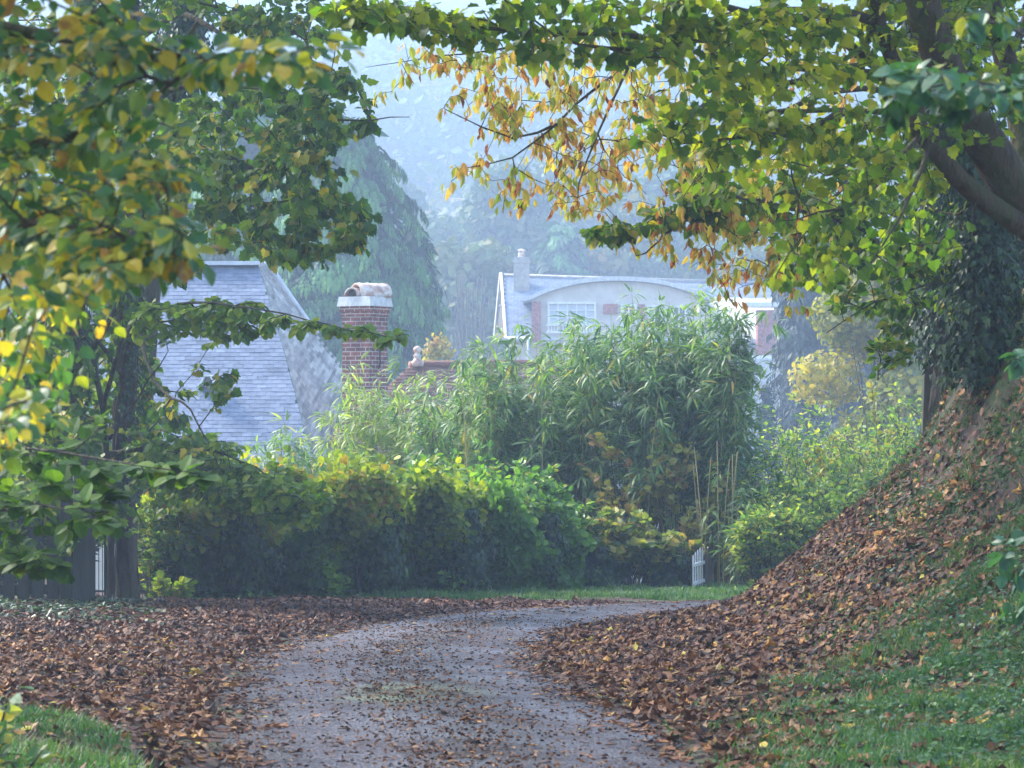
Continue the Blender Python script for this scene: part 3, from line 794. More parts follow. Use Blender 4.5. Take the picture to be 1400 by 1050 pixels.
wg = VMB(); wg.box(Q(1040, 417, D - 2.2), (1.25, 1.1, .16)); wg.build("cornice", M_white, vi); wg = VMB(); wg.box(Q(1046, 489, D - 2.2), (.95, .95, .16)); wg.build("plinth", M_white, vi)
wg = VMB(); wg.box(Q(1028, 560, D - 2.1), (1.9, 1.6, 3.7)); wg.build("side_wall", M_cement, vi)

# ------------------------------------------------------------------ distant trees
def conifer(name, label, seed, base, h, r, mat, n=9000, size=.5, droop=.7, top=.03, group=None, lumps=None, prof_e=.38, spray=1.5):
    rng = np.random.default_rng(seed); base = np.array(base, float)
    root = empty(name, base, label, "tree", group)
    t = MB(); t.tube([base, base + [0, 0, h * .5], base + [0, 0, h * .97]], [r * .09 + .05, r * .05 + .03, .02], 8); t.build("trunk", M_bark, root, True)
    nl = lumps or 160
    per_ = max(20, n // nl)
    u = (np.arange(nl) + rng.random(nl)) / nl; u = u ** .8 ; a = rng.uniform(0, 2 * math.pi, nl)
    rad = r * (top + (1 - top) * u ** prof_e) * rng.uniform(.62, 1.08, nl)
    i = np.repeat(np.arange(nl), per_); k = len(i); t_ = rng.random(k) ** .8
    o = np.stack([np.cos(a), np.sin(a), np.zeros(nl)], -1); sd_ = np.stack([-np.sin(a), np.cos(a), np.zeros(nl)], -1)
    Ls = spray * (.45 + .8 * u) * rng.uniform(.7, 1.3, nl)
    w_ = (rng.random(k) - .5) * np.sin(np.clip(t_ * 2.6 + .3, 0, 3.1)) * .75
    T = base + o[i] * (rad[i] - Ls[i] * .7 + Ls[i] * t_ * 1.0)[:, None] + sd_[i] * (w_ * Ls[i])[:, None]
    T[:, 2] += h * (1 - u[i] * .97) - Ls[i] * droop * t_ ** 1.8 * 1.3 - np.abs(w_) * Ls[i] * .3 + rng.normal(0, .05, k) * Ls[i]
    d = unit(o[i] * (1 - droop) + sd_[i] * (w_ * 1.2)[:, None] + np.array([0, 0, -1.]) * droop * (.5 + t_[:, None]) + rng.normal(0, .15, (k, 3)))
    nn = unit(o[i] * .6 + rng.normal(0, .3, (k, 3)) + [0, 0, .7])
    cl_ = rng.normal(0, .17, nl)
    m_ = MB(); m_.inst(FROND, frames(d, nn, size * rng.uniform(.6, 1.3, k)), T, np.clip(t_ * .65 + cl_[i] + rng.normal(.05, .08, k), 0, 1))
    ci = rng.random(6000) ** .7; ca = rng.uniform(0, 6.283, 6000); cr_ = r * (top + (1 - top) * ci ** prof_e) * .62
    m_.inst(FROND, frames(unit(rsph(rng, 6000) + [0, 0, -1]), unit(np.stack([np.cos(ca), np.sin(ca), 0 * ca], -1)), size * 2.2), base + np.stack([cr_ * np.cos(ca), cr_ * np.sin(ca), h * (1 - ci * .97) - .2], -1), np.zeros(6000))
    m_.build("crown", mat, root)
    return root

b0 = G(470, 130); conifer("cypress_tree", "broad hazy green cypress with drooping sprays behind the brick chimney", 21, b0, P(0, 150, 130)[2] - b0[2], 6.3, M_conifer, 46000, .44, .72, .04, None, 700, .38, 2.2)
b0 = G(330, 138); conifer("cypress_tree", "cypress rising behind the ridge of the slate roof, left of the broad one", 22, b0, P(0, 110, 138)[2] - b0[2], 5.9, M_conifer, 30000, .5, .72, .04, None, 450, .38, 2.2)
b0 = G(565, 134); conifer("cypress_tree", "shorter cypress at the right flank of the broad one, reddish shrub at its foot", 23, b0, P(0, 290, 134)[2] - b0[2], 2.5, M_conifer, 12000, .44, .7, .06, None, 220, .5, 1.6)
b0 = G(1115, 130); conifer("yew_tree", "dark column-shaped yew right of the villa", 24, b0, P(0, 310, 130)[2] - b0[2], 2.6, M_darkcon, 24000, .33, .6, .2, None, 500, .3, 1.2)
b0 = G(1175, 125); conifer("yew_tree", "second dark yew half hidden by the yellow tree", 25, b0, P(0, 400, 125)[2] - b0[2], 2.4, M_darkcon, 16000, .33, .6, .2, None, 350, .3, .9)
b0 = G(1048, 115); conifer("young_conifer", "small dark conifer at the foot of the dark yew", 26, b0, P(0, 520, 115)[2] - b0[2], 1.2, M_darkcon, 5000, .16, .3, .04, None, 120, .7, .5)
b0 = G(768, 230); conifer("fir_tree", "pale blue-green fir rising behind the villa's chimney", 27, b0, P(0, 300, 230)[2] - b0[2], 7, M_conifer, 16000, .8, .35, .03, None, 260, .7, 2.8)

def round_tree(name, label, seed, base, h, r, mat, n=3500, size=.45, group=None, rlo=0, rhi=1, trunk=.16, cat="tree", bark=None, low=.25, density_lumps=14, tmpl=CLUMP):
    rng = np.random.default_rng(seed); base = np.array(base, float)
    root = empty(name, base, label, cat, group)
    t = MB()
    t.tube([base, base + [.1, 0, h * .35], base + [0, 0, h * .8]], [trunk, trunk * .7, trunk * .2], 8)
    k = density_lumps
    C = []; RR_ = []
    for i in range(k):
        u = rng.random(); a = rng.uniform(0, 2 * math.pi); rr = r * math.sqrt(rng.random()) * .75 * math.sin(math.pi * min(.95, .2 + .75 * u))
        c = base + np.array([rr * math.cos(a), rr * math.sin(a), h * (low + (1 - low) * u * .9)])
        C.append(c); RR_.append(r * rng.uniform(.22, .42))
        st = base + np.array([0, 0, h * (low * .6 + .5 * u * (1 - low))])
        t.tube([st, (st + c) / 2 + [0, 0, -.1 * r], c], [trunk * .35, trunk * .2, trunk * .08], 5, cap=False)
    t.build("trunk", bark or M_bark, root, True)
    C = np.array(C); RR_ = np.array(RR_)
    w = RR_ ** 2; i = rng.choice(k, n, p=w / w.sum())
    dd = rsph(rng, n); T = C[i] + dd * (RR_[i] * rng.random(n) ** .35)[:, None] * np.array([1, 1, .75])
    m_ = MB(); nn = unit(dd + rng.normal(0, .7, (n, 3)) + [0, 0, .3]); d = unit(np.cross(nn, rsph(rng, n)) + [0, 0, -.2])
    cl = rng.random(k)
    m_.inst(tmpl, frames(d, nn, size * rng.uniform(.5, 1.3, n)), T, rlo + (rhi - rlo) * np.clip(rng.random(n) * .6 + cl[i] * .4, 0, 1))
    m_.build("crown", mat, root)
    return root

far = [  # px, d, top row, half-width m, ramp range, look
    (640, 135, 225, 4.4, .35, .9, "grey-brown thinning tree with bare stems behind the cypress edge"),
    (700, 160, 205, 5.5, .2, .8, "wide hazy tree directly above the villa's left gable"),
    (610, 170, 265, 4.6, .2, .7, "hazy tree peeping out low beside the cypress"),
    (850, 150, 240, 5.0, .4, 1., "russet hazy tree above the crown of the arched dormer"),
    (905, 165, 215, 5.5, .1, .6, "green hazy tree above the right end of the arched dormer"),
    (970, 150, 250, 5.0, .3, 1., "tawny hazy tree above the villa's right end"),
    (1040, 140, 300, 4.8, .2, .9, "hazy tree between the villa's brick pier and the dark yew"),
    (790, 185, 180, 6.0, .3, .9, "tallest hazy tree standing over the middle of the villa"),
    (560, 190, 215, 5.0, .0, .6, "dull green hazy tree behind the cypress tip"),
    (1220, 125, 260, 4.5, .2, .8, "hazy tree behind the yellow tree's top"),
    (1330, 120, 250, 5.0, .2, .8, "hazy tree behind the ivy-clad trunk"),
    (180, 120, 250, 5.0, .1, .7, "hazy tree behind the left trunks"),
    (40, 115, 230, 5.0, .1, .7, "hazy tree beyond the picture's left trunks"),
]
for k, (px, d, top, hw, lo, hi, lb) in enumerate(far):
    d *= 1.55; hw *= 1.55
    b0 = G(px, d)
    round_tree("hazy_tree", lb, 40 + k, b0, P(0, top, d)[2] - b0[2], hw, M_wood, 6500, .5 + d * .0012, "misty trees between the houses and the hill", lo, hi, .34, low=.12, density_lumps=26)
b0 = G(1200, 85); round_tree("yellow_tree", "soft yellow-leaved tree right of the dark yew, above the thicket", 60, b0, P(0, 335, 85)[2] - b0[2], 2.9, M_yellowtree, 16000, .19, None, 0, 1, .1, low=.3, density_lumps=34, tmpl=ROUND)
b0 = G(645, 195); 
rng = np.random.default_rng(61)
rt_ = empty("bare_tree", b0, "bare pale-stemmed tree left of the villa's gable", "tree")
t = MB(); hh = P(0, 370, 195)[2] - b0[2]
for k in range(26):
    x = rng.normal(0, 1.5); t.tube(polyline([b0 + [x * .15, 0, 0], b0 + [x * .5, rng.normal(0, .3), hh * .6], b0 + [x * 1.3, rng.normal(0, .6), hh * rng.uniform(.75, 1.0)]], 1.0), np.linspace(.07, .012, len(polyline([b0 + [x * .15, 0, 0], b0, b0], 1.0))) if False else .055, 4)
t.build("trunk", M_bark_pale, rt_, True)
b0 = G(600, 100); round_tree("red_berry_shrub", "shrub with dull red berries between finial and cypress", 62, b0, P(0, 425, 100)[2] - b0[2], 1.3, M_vine, 2200, .16, None, .6, 1, .08, low=.4, density_lumps=18, cat="shrub")

# wooded hillside
rng = np.random.default_rng(70)
NT = 2600
yy = np.sqrt(rng.uniform(300 ** 2, 960 ** 2, NT)); xx = yy * rng.uniform(-.25, .25, NT)
zz = height(xx, yy); rr = rng.uniform(4.5, 9, NT); hh = rr * rng.uniform(1.3, 2.4, NT)
per = 150
i = np.repeat(np.arange(NT), per); dd = rsph(rng, NT * per); dd[:, 2] = np.abs(dd[:, 2]) * 1.2 - .25
T = np.stack([xx[i], yy[i], zz[i] + hh[i] * .35], -1) + dd * np.stack([rr[i], rr[i], hh[i] * .6], -1) * rng.uniform(.75, 1.05, (len(i), 1))
w = MB(); col = np.clip(rng.normal(.42, .26, NT), 0, 1)
nn = unit(dd + rng.normal(0, .5, dd.shape)); d_ = unit(np.cross(nn, rsph(rng, len(nn))))
w.inst(CLUMP, frames(d_, nn, rng.uniform(.9, 2.3, len(nn))), T, np.clip(col[i] + rng.normal(0, .08, len(i)), 0, 1))
tag(w.build("woods", M_wood), "wooded hillside fading into blue mist", "woods", kind="stuff")

# ------------------------------------------------------------------ bamboo
def bamboo(label, seed, spots, per_node, size, mat, culm_r=.012, lean=.5, leaf_from=.35, nodes=9, flat=False, spread=.35):
    """spots: list of (x, y, top_z, n) clumps of culms"""
    rng = np.random.default_rng(seed)
    x0 = np.mean([s[0] for s in spots]); y0 = np.mean([s[1] for s in spots])
    root = empty("bamboo_clump", (x0, y0, hz(x0, y0)), label, "bamboo")
    cm = MB(); lf = MB(); A = []; O = []
    for (x, y, zt_, n, sx, sy) in spots:
        for _ in range(n):
            bx, by = x + rng.normal(0, sx), y + rng.normal(0, sy)
            zb = hz(bx, by); H = (zt_ - zb) * rng.uniform(.68, 1.07)
            a = rng.uniform(0, 2 * math.pi); ln = lean * rng.random() * H * .3
            if by < y: pass
            s = np.linspace(0, 1, 9)
            off = np.stack([np.cos(a) * ln * s ** 2.2, np.sin(a) * ln * s ** 2.2 , H * (s - .06 * s ** 3 * (ln / (H * .15 + .01)))], -1)
            pts = np.array([bx, by, zb]) + off
            cm.tube(pts, np.linspace(culm_r, .003, 9) * rng.uniform(.7, 1.2), 5, rnd=rng.random(), cap=False)
            k = nodes
            t = leaf_from + (1 - leaf_from) * (np.arange(k) + rng.random(k)) / k
            t = np.clip(t, 0, 1) * 8; i = np.minimum(t.astype(int), 7); f = (t - i)[:, None]
            base = pts[i] * (1 - f) + pts[i + 1] * f
            o = rsph(rng, k); o[:, 2] = np.abs(o[:, 2]) * .35; o = unit(o)
            reach = spread * rng.uniform(.3, 1.0, k) * (1.15 - t / 8 * .5)
            tip = base + o * reach[:, None]; tip[:, 2] += .05
            for q in range(k):
                if reach[q] > .12: cm.tube([base[q], (base[q] + tip[q]) / 2 + [0, 0, .04], tip[q]], .0035, 3, rnd=.3, cap=False)
            A.append(tip); O.append(o)
    A = np.vstack(A); O = np.vstack(O)
    i = np.repeat(np.arange(len(A)), per_node); n = len(i)
    side = rsph(rng, n)
    d = unit(O[i] * .8 + side * .75 + np.array([0, 0, -.35])); nn = unit(rsph(rng, n) * .5 + [0, -.2, .9])
    T = A[i] + side * .05
    lump = np.sin(A[:, 0] * 3.1) * np.cos(A[:, 2] * 2.7 + A[:, 1])
    lf.inst(LANCE, frames(d, nn, size * rng.uniform(.65, 1.25, n), 1.25), T, np.clip(rng.normal(.42, .22, n) + .12 * lump[i], 0, 1))
    cm.build("culms", M_culm, root, True)
    lf.build("leaves", mat, root)
    return root
def S(px, d, top, n, sx=.18, sy=.5): return ((px - CX) / F * d, d, P(0, top, d)[2], n, sx, sy)
bamboo("tall dense green bamboo stand, highest at its right end behind the picket gate", 101,
       [S(655, 48.5, 478, 12), S(700, 48.5, 470, 16), S(745, 48.5, 472, 18), S(790, 48.5, 455, 18), S(830, 48.5, 440, 18), S(870, 48, 425, 18), S(910, 48, 412, 20, .2), S(950, 48, 408, 20, .15), S(985, 47.5, 410, 20, .12), S(1000, 47.2, 425, 14, .06, .3), S(610, 49, 525, 14)],
       11, .27, M_bamboo, .013, .6, .30, 15)
bamboo("pale yellow-green bamboo in front of the slate roof and brick chimney", 102,
       [S(455, 52, 545, 12), S(490, 52, 510, 12, .15), S(535, 52, 500, 10), S(560, 51, 520, 12), S(590, 50.5, 545, 12), S(520, 51, 560, 14, .35), S(620, 52, 500, 8)],
       9, .25, M_bamboo2, .010, .8, .4, 11, spread=.4)
bamboo("pale arching bamboo just left of the tall stand's crest, before the villa", 105,
       [S(650, 53, 480, 12, .2), S(690, 53, 486, 10, .2), S(625, 53, 490, 10)],
       9, .25, M_bamboo2, .010, .8, .45, 11, spread=.4)
bamboo("low bamboo below the middle of the slate roof", 103,
       [S(345, 50, 600, 14), S(385, 50, 592, 14), S(420, 50, 600, 12), S(310, 50, 615, 8)],
       9, .23, M_bamboo, .010, .8, .35, 10)
bamboo("dark leafy young bamboo low at the right foot of the tall stand", 104,
       [S(1035, 45.6, 690, 12, .2, .3), S(1070, 45.4, 715, 10, .2, .3), S(1010, 46, 650, 10, .15, .3), S(1100, 46, 700, 8, .2, .3)],
       7, .22, M_bamboo, .008, .9, .15, 8)
# dead leaning canes at the edge of the stand
rng = np.random.default_rng(106)
cn = MB()
for k in range(13):
    px = rng.choice([955, 975, 985, 990, 1000, 935, 965]) + rng.normal(0, 5); d = rng.uniform(45.5, 46.6)
    b0 = G(px, d); t_ = P(px + rng.normal(0, 9), rng.uniform(590, 730), d)
    cn.tube(polyline([b0, (b0 + t_) / 2 + rng.normal(0, .03, 3), t_], .5), rng.uniform(.005, .010), 5, rnd=rng.uniform(.5, 1), cap=False)
o = cn.build("dead_canes", M_culm, None, True); tag(o, "bare straw-coloured dead canes standing right of the white gate", "canes")

# ------------------------------------------------------------------ hedge and shrubs along the lane
def hedge(label, seed, a, b, top_a, top_b, depth, n, size, mat, tmpl=ROUND, rlo=0, rhi=1, wild=.12, name="hedge", cat="hedge", toplight=True, stems=50, gaps=.3):
    rng = np.random.default_rng(seed)
    a = np.array(a, float); b = np.array(b, float); mid = (a + b) / 2
    root = empty(name, (mid[0], mid[1], hz(mid[0], mid[1])), label, cat)
    dv = (b - a)[:2]; L = np.linalg.norm(dv); ux = dv / L; nv_ = np.array([-ux[1], ux[0]])
    s = rng.random(n); u = rng.random(n)
    face = rng.random(n)
    v = np.where(face < .7, -np.abs(rng.normal(0, .18, n)) * 0 - depth / 2 + np.abs(rng.normal(0, .12, n)), rng.uniform(-depth / 2, depth / 2, n))
    u = np.where(face > .84, 1 - np.abs(rng.normal(0, .05, n)), u)
    xy = a[:2] + s[:, None] * dv + v[:, None] * nv_
    zb = height(xy[:, 0], xy[:, 1]); zt_ = top_a + (top_b - top_a) * s
    zt_ = zt_ + .13 * np.sin(s * L * 2.3 + seed) + .09 * np.sin(s * L * 5.9 + 2 * seed) + .05 * np.sin(s * L * 17) + np.where(rng.random(n) < .14, wild * rng.random(n) * (1 + 1.2 * np.sin(s * L * 9 + seed)) * 2, 0)
    T = np.stack([xy[:, 0], xy[:, 1], zb + (zt_ - zb) * u], -1)
    bul = .2 * np.sin(s * L * 3.1 + u * 4 + seed) + .07 * np.sin(s * L * 8 + u * 9)
    T[:, :2] += bul[:, None] * nv_ + rng.normal(0, .03, (n, 2))
    keep = rng.random(n) > gaps * (np.sin(s * L * 4.7 + 3 * np.sin(u * 5 + seed)) > .55) * (u < .75)
    T = T[keep]; u = u[keep]; k = len(T)
    d = unit(rsph(rng, k) + [0, 0, -.3]); nn = unit(np.append(-nv_, .4) + rng.normal(0, .6, (k, 3)))
    rv = np.clip(rlo + (rhi - rlo) * (rng.random(k) * .42 + .58 * np.clip(u * 1.9 - .55 + .35 * np.sin(T[:, 0] * 5 + 2 * np.sin(u * 6)), 0, 1)), 0, 1)  # yellower leaves on top; the top's glow and dark foot are painted in too
    m_ = MB(); m_.inst(tmpl, frames(d, nn, size * rng.uniform(.6, 1.25, k)), T, rv)
    st = MB()
    for q in range(stems):
        s_ = rng.random(); p = a[:2] + s_ * dv + rng.uniform(-.3, .3) * nv_ * depth; z = hz(*p); H = (top_a + (top_b - top_a) * s_ - z) * rng.uniform(.8, 1.02)
        pts = polyline([(p[0], p[1], z), (p[0] + rng.normal(0, .06), p[1] + rng.normal(0, .06), z + H * .5), (p[0] + rng.normal(0, .12), p[1] + rng.normal(0, .1), z + H)], .3)
        st.tube(pts, np.linspace(rng.uniform(.012, .035), .004, len(pts)), 5, cap=False)
        for w_ in range(4):
            t0 = pts[rng.integers(1, len(pts) - 1)]; e = t0 + rsph(rng, 1)[0] * [.3, .3, .25] + [0, 0, .18]
            st.tube([t0, (t0 + e) / 2 + [0, 0, .03], e], [.007, .005, .003], 4, cap=False)
    st.build("stems", M_bark, root, True)
    m_.build("foliage", mat, root)
    return root
zt = lambda py, d: P(0, py, d)[2]
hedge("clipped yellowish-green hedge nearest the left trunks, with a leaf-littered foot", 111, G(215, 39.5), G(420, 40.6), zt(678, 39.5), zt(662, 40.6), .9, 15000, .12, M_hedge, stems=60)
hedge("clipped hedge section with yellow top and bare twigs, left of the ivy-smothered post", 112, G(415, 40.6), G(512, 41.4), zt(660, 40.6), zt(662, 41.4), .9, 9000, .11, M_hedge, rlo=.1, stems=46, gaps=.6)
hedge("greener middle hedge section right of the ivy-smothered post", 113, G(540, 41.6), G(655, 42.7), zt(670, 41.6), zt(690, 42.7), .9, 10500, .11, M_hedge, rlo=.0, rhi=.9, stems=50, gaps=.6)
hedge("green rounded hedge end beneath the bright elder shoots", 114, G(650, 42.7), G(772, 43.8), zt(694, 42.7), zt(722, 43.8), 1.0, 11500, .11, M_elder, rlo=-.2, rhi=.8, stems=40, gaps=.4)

def stump_ivy(label, seed, px, d, top, hwpx, n, size=.09, name="ivy_clump"):
    rng = np.random.default_rng(seed); b0 = G(px, d); h = zt(top, d) - b0[2]
    root = empty(name, b0, label, "ivy")
    s = MB(); s.tube([b0, b0 + [0, 0, h * .9]], [.06, .045], 8); s.build("post", M_bark, root)
    hw = hwpx / F * d
    a = rng.uniform(0, 2 * math.pi, n); u = rng.random(n) ** .9
    rad = hw * (.55 + .5 * np.sin(np.pi * np.clip(u * .9 + .12, 0, 1)) + .22 * np.sin(a * 3 + u * 9 + seed) + .3 * np.sin(u * 11 + seed) * np.sin(a + seed)) * (1 - .6 * rng.random(n)) * (1.25 - .5 * (u > .8) * rng.random(n))
    T = b0 + np.stack([rad * np.cos(a), rad * np.sin(a), h * u * 1.04], -1)
    o = np.stack([np.cos(a), np.sin(a), 0 * a], -1); d_ = unit(o * .3 + rsph(rng, n) * .5 + [0, 0, -.9]); nn = unit(o + rsph(rng, n) * .5)
    m_ = MB(); m_.inst(IVY, frames(d_, nn, size * rng.uniform(.6, 1.3, n)), T, rng.random(n)); m_.build("leaves", M_ivy, root)
stump_ivy("near-black ivy smothering a post between the two middle hedge sections", 120, 524, 41.0, 670, 24, 2600)
stump_ivy("glossy dark ivy mass left of the elder stems", 121, 640, 41.85, 700, 26, 2400)
stump_ivy("dark ivy hanging under the right end of the elder shrub", 122, 745, 43.0, 706, 24, 2200)
stump_ivy("low dark ivy mound under the bramble's left side", 123, 820, 44.4, 748, 30, 2400)
stump_ivy("low dark ivy mound left of the white gate", 124, 915, 44.9, 742, 24, 2200)
stump_ivy("dark ivy column in the shadow left of the yellow hedge top", 125, 345, 39.75, 702, 28, 2200)

def shrub(name, label, seed, base, h, spread, n_stem, per, size, mat, tmpl=OVATE, rlo=0, rhi=1, hang=.1, flat=.5, cat="shrub", group=None, sub=3, stemr=.012, arch=.4, lo=.2, stem_mat=None, wid=1.0):
    rng = np.random.default_rng(seed); base = np.array(base, float)
    root = empty(name, base, label, cat, group)
    st = MB(); tw = []
    for k in range(n_stem):
        a = rng.uniform(0, 2 * math.pi); rr = spread * math.sqrt(rng.random())
        bx = base + np.array([rr * .5 * math.cos(a), rr * .4 * math.sin(a), 0]); bx[2] = hz(bx[0], bx[1]) if bx[1] < 60 else base[2]
        H = h * rng.uniform(.6, 1.05) * (1 - .3 * (rr / spread) ** 2)
        tip = base + np.array([rr * math.cos(a), rr * .8 * math.sin(a), 0]); tip[2] = base[2] + H
        mid = bx * .55 + tip * .45; mid[2] = base[2] + H * .6
        pts = polyline([bx, mid, tip + np.array([math.cos(a), math.sin(a), -.3]) * arch * .2 * h], .25, rng, .01)
        r = np.linspace(stemr * rng.uniform(.6, 1.2), .003, len(pts)); st.tube(pts, r, 5, cap=False)
        i0 = int(len(pts) * lo); tw.append((pts[i0:], r[i0:]))
        for q in range(sub):
            j = rng.integers(max(1, i0), len(pts) - 1) if len(pts) > i0 + 2 else len(pts) - 2
            e = pts[j] + rsph(rng, 1)[0] * [.28, .28, .12] * h * .5 + [0, 0, .12 * h]
            tp = polyline([pts[j], (pts[j] + e) / 2 + [0, 0, .03], e], .12); st.tube(tp, np.linspace(.006, .0025, len(tp)), 4, cap=False); tw.append((tp, np.full(len(tp), .003)))
    st.build("stems", stem_mat or M_twig, root, True)
    lf = MB(); leaves_on(rng, tw, per, size, tmpl, lf, hang, rlo, rhi, .06, flat, 1.0, None, wid)
    lf.build("leaves", mat, root)
    return root
shrub("elder_shrub", "fresh light-green elder shoots rising above the dark hedge end", 130, G(705, 43.6), 2.1, .85, 60, 24, .13, M_elder, OVATE, lo=.4, hang=.05)
shrub("elder_shrub", "pale elder bush left of the taller elder shoots, before the bamboo", 131, G(615, 45.5), 2.35, 1.0, 60, 24, .12, M_elder, OVATE, lo=.45, rlo=.2)
shrub("elder_shrub", "small light-green elder at the right end of the hedge, above the bramble", 132, G(765, 44.4), 1.55, .55, 26, 14, .10, M_elder, OVATE, lo=.4)
shrub("elder_shrub", "light-green bush behind the yellow hedge top, under the pale bamboo", 138, G(540, 44.5), 2.15, .9, 50, 22, .12, M_elder, OVATE, lo=.5, rlo=.15)
shrub("bramble", "sprawling yellowing bramble right of the elder, above low dark ivy", 133, G(845, 44.8), 1.25, .85, 60, 20, .12, M_vine, MAPLE, lo=.35, rhi=.9)
shrub("bramble", "reddish-tipped bramble mound left of the white gate", 134, G(905, 45.2), 1.0, .6, 36, 14, .12, M_vine, MAPLE, lo=.3, rlo=.1)
shrub("climbing_vine", "yellow vine leaves hanging in the tall bamboo's right half", 135, G(925, 46.8), 2.5, .6, 12, 14, .12, M_vine, MAPLE, lo=.5, rlo=.45, rhi=.9)
shrub("climbing_vine", "brownish vine leaves in the middle of the tall bamboo stand", 136, G(845, 47.0), 2.7, .35, 8, 12, .12, M_vine, MAPLE, lo=.5, rlo=.6, rhi=1)
shrub("seedling", "small bright yellow-green seedling in front of the hedge, right of the left trunks", 137, G(240, 38.6), .42, .3, 9, 9, .1, M_hazel, ROUND, rlo=.3, cat="plant")
shrub("seedling", "small green seedling at the hedge foot below the elder", 139, G(722, 43.0), .32, .3, 8, 9, .09, M_elder, OVATE, cat="plant")
shrub("seedling", "leafy green seedling before the middle hedge section", 140, G(625, 41.8), .5, .35, 10, 9, .1, M_elder, OVATE, cat="plant")
shrub("seedling", "yellow-green sapling sprig before the dark hedge foot, right of the shadowed ivy", 141, G(450, 40.2), .55, .3, 8, 9, .1, M_hazel, OVATE, cat="plant", rhi=.6)
shrub("laurel_bush", "dark bush seen between the bare canes behind the white gate", 182, G(988, 50), 2.2, .9, 50, 24, .13, M_ivy, OVATE, lo=.0)
# thicket right of the lane
tk = [(1040, 47, 590, .9, "left end of the leafy thicket beside the bamboo"), (1090, 50, 560, 1.1, "thicket shrub under the dark yew"),
      (1140, 52, 545, 1.2, "thicket shrub with the palest upright tips"), (1190, 50, 560, 1.1, "thicket shrub below the yellow tree"),
      (1240, 51, 545, 1.2, "thicket shrub left of the timber frame"), (1110, 45.5, 640, .9, "low thicket shrub at the lane's far bend"),
      (1165, 46.5, 620, 1.0, "low thicket shrub meeting the leafy bank"), (1060, 45, 680, .7, "lowest thicket shrub above the grass verge"),
      (1285, 50, 530, 1.2, "thicket shrub behind the timber frame"), (1225, 47.0, 610, 1.0, "thicket shrub just over the bank's shoulder")]
for k, (px, d, top, sp, lb) in enumerate(tk):
    b0 = G(px, d)
    shrub("thicket_shrub", lb, 150 + k, b0, zt(top, d) - b0[2], sp, 70, 17, .10, M_thick, OVATE, rlo=.0 + .1 * (k % 3), rhi=.85 + .05 * (k % 4), lo=.15, group="shrubs of the thicket right of the bamboo", sub=4)
for px, d, top, lb in ((1102, 48, 545, "left yellow shoot standing above the thicket"), (1122, 48, 552, "second yellow shoot above the thicket, leaning right"), (1168, 47.5, 540, "pale shoot above the middle of the thicket"), (1205, 48, 536, "tallest pale shoot above the thicket")):
    b0 = G(px, d); shrub("leafy_shoot", lb, 170 + px, b0, zt(top, d) - b0[2], .16, 4, 46, .09, M_yellowtree, ROUND, lo=.55, sub=0, cat="plant", hang=0, arch=.2)

# ------------------------------------------------------------------ white picket gate
gd = 45.0
b0 = G(966, gd)
po = MB(); ph = zt(755, gd) - b0[2]; w_ = .10
po.box((b0[0], gd, b0[2] + ph / 2 - .05), (w_, w_, ph - .06), rz=R(15)); po.box((b0[0], gd, b0[2] + ph - .05), (w_, w_, .08), rz=R(15), top=(.05, .6))
tag(po.build("gate_post", M_timber), "grey pointed timber post holding the white picket gate", "post")
gt = empty("picket_gate", G(958, gd - .3), "small white picket gate standing ajar at the grass verge", "gate")
ga_, gb_ = np.array([b0[0] - .06, gd - .06]), np.array([b0[0] - .27, gd - .9])
gx_ = np.linspace(.06, .96, 5)
for k, t in enumerate(gx_):
    p = ga_ * (1 - t) + gb_ * t; z = hz(*p) + .06
    pk = MB(); top_ = (.57 - .12 * t); an_ = math.atan2(gb_[1] - ga_[1], gb_[0] - ga_[0])
    pk.box((p[0], p[1], z + top_ / 2), (.038, .018, top_), rz=an_); pk.box((p[0], p[1], z + top_ + .03), (.038, .018, .06), rz=an_, top=(.1, 1))
    pk.build("picket", M_white, gt)
for hz_ in (.14, .42):
    m_ = (ga_ + gb_) / 2; rl = MB(); rl.box((m_[0] + .022, m_[1], hz(*m_) + hz_), (.92, .022, .05), rz=an_); rl.build("rail", M_white, gt)
# wire fence between the ivy mounds
wf = empty("wire_fence", G(845, 44.2), "rusty chain-link fence panel half hidden under the bramble", "fence")
wm = MB(); A_ = G(780, 44.0); B_ = G(940, 44.7)
for k in range(60):
    for s_ in (-1, 1):
        t0 = k / 60; t1 = t0 + s_ * .14
        p = A_ + (B_ - A_) * t0; q_ = A_ + (B_ - A_) * np.clip(t1, 0, 1); 
        wm.tube([p, q_ + [0, 0, .55 * min(1, abs(np.clip(t1, 0, 1) - t0) / .14)]], .0035, 3, cap=False)
wm.build("wire_mesh", M_green, wf)
for t in (0, .5, 1):
    p = A_ + (B_ - A_) * t; ps = MB(); ps.tube([p, p + [0, 0, .62]], .018, 6); ps.build("post", M_green, wf)

# ------------------------------------------------------------------ timber frame standing on the right bank
rd = 31.0
fb = G(1262, rd)
tf = empty("boarded_gate", fb, "tall dark timber frame with boarded panel standing on the leafy bank under the ivy", "gate")
zb_ = zt(600, rd); zt__ = zt(345, rd)
def tilted(mb, px0, px1, py0, py1, d, th, lean=0):
    a = P((px0 + px1) / 2, py1, d); b = P((px0 + px1) / 2 + lean, py0, d); w = (px1 - px0) / F * d
    c = (a + b) / 2; mb.box(c, (w, th, b[2] - a[2]), ry=math.atan2(b[0] - a[0], b[2] - a[2]))
m_ = MB(); tilted(m_, 1259, 1273, 340, 640, rd, .12, 9); m_.build("post", M_timber, tf)
m_ = MB(); tilted(m_, 1306, 1316, 345, 600, rd + .02, .10, 6); m_.build("post", M_timber, tf)
m_ = MB(); tilted(m_, 1272, 1308, 350, 600, rd + .05, .03, 6); m_.build("panel", M_wet, tf)
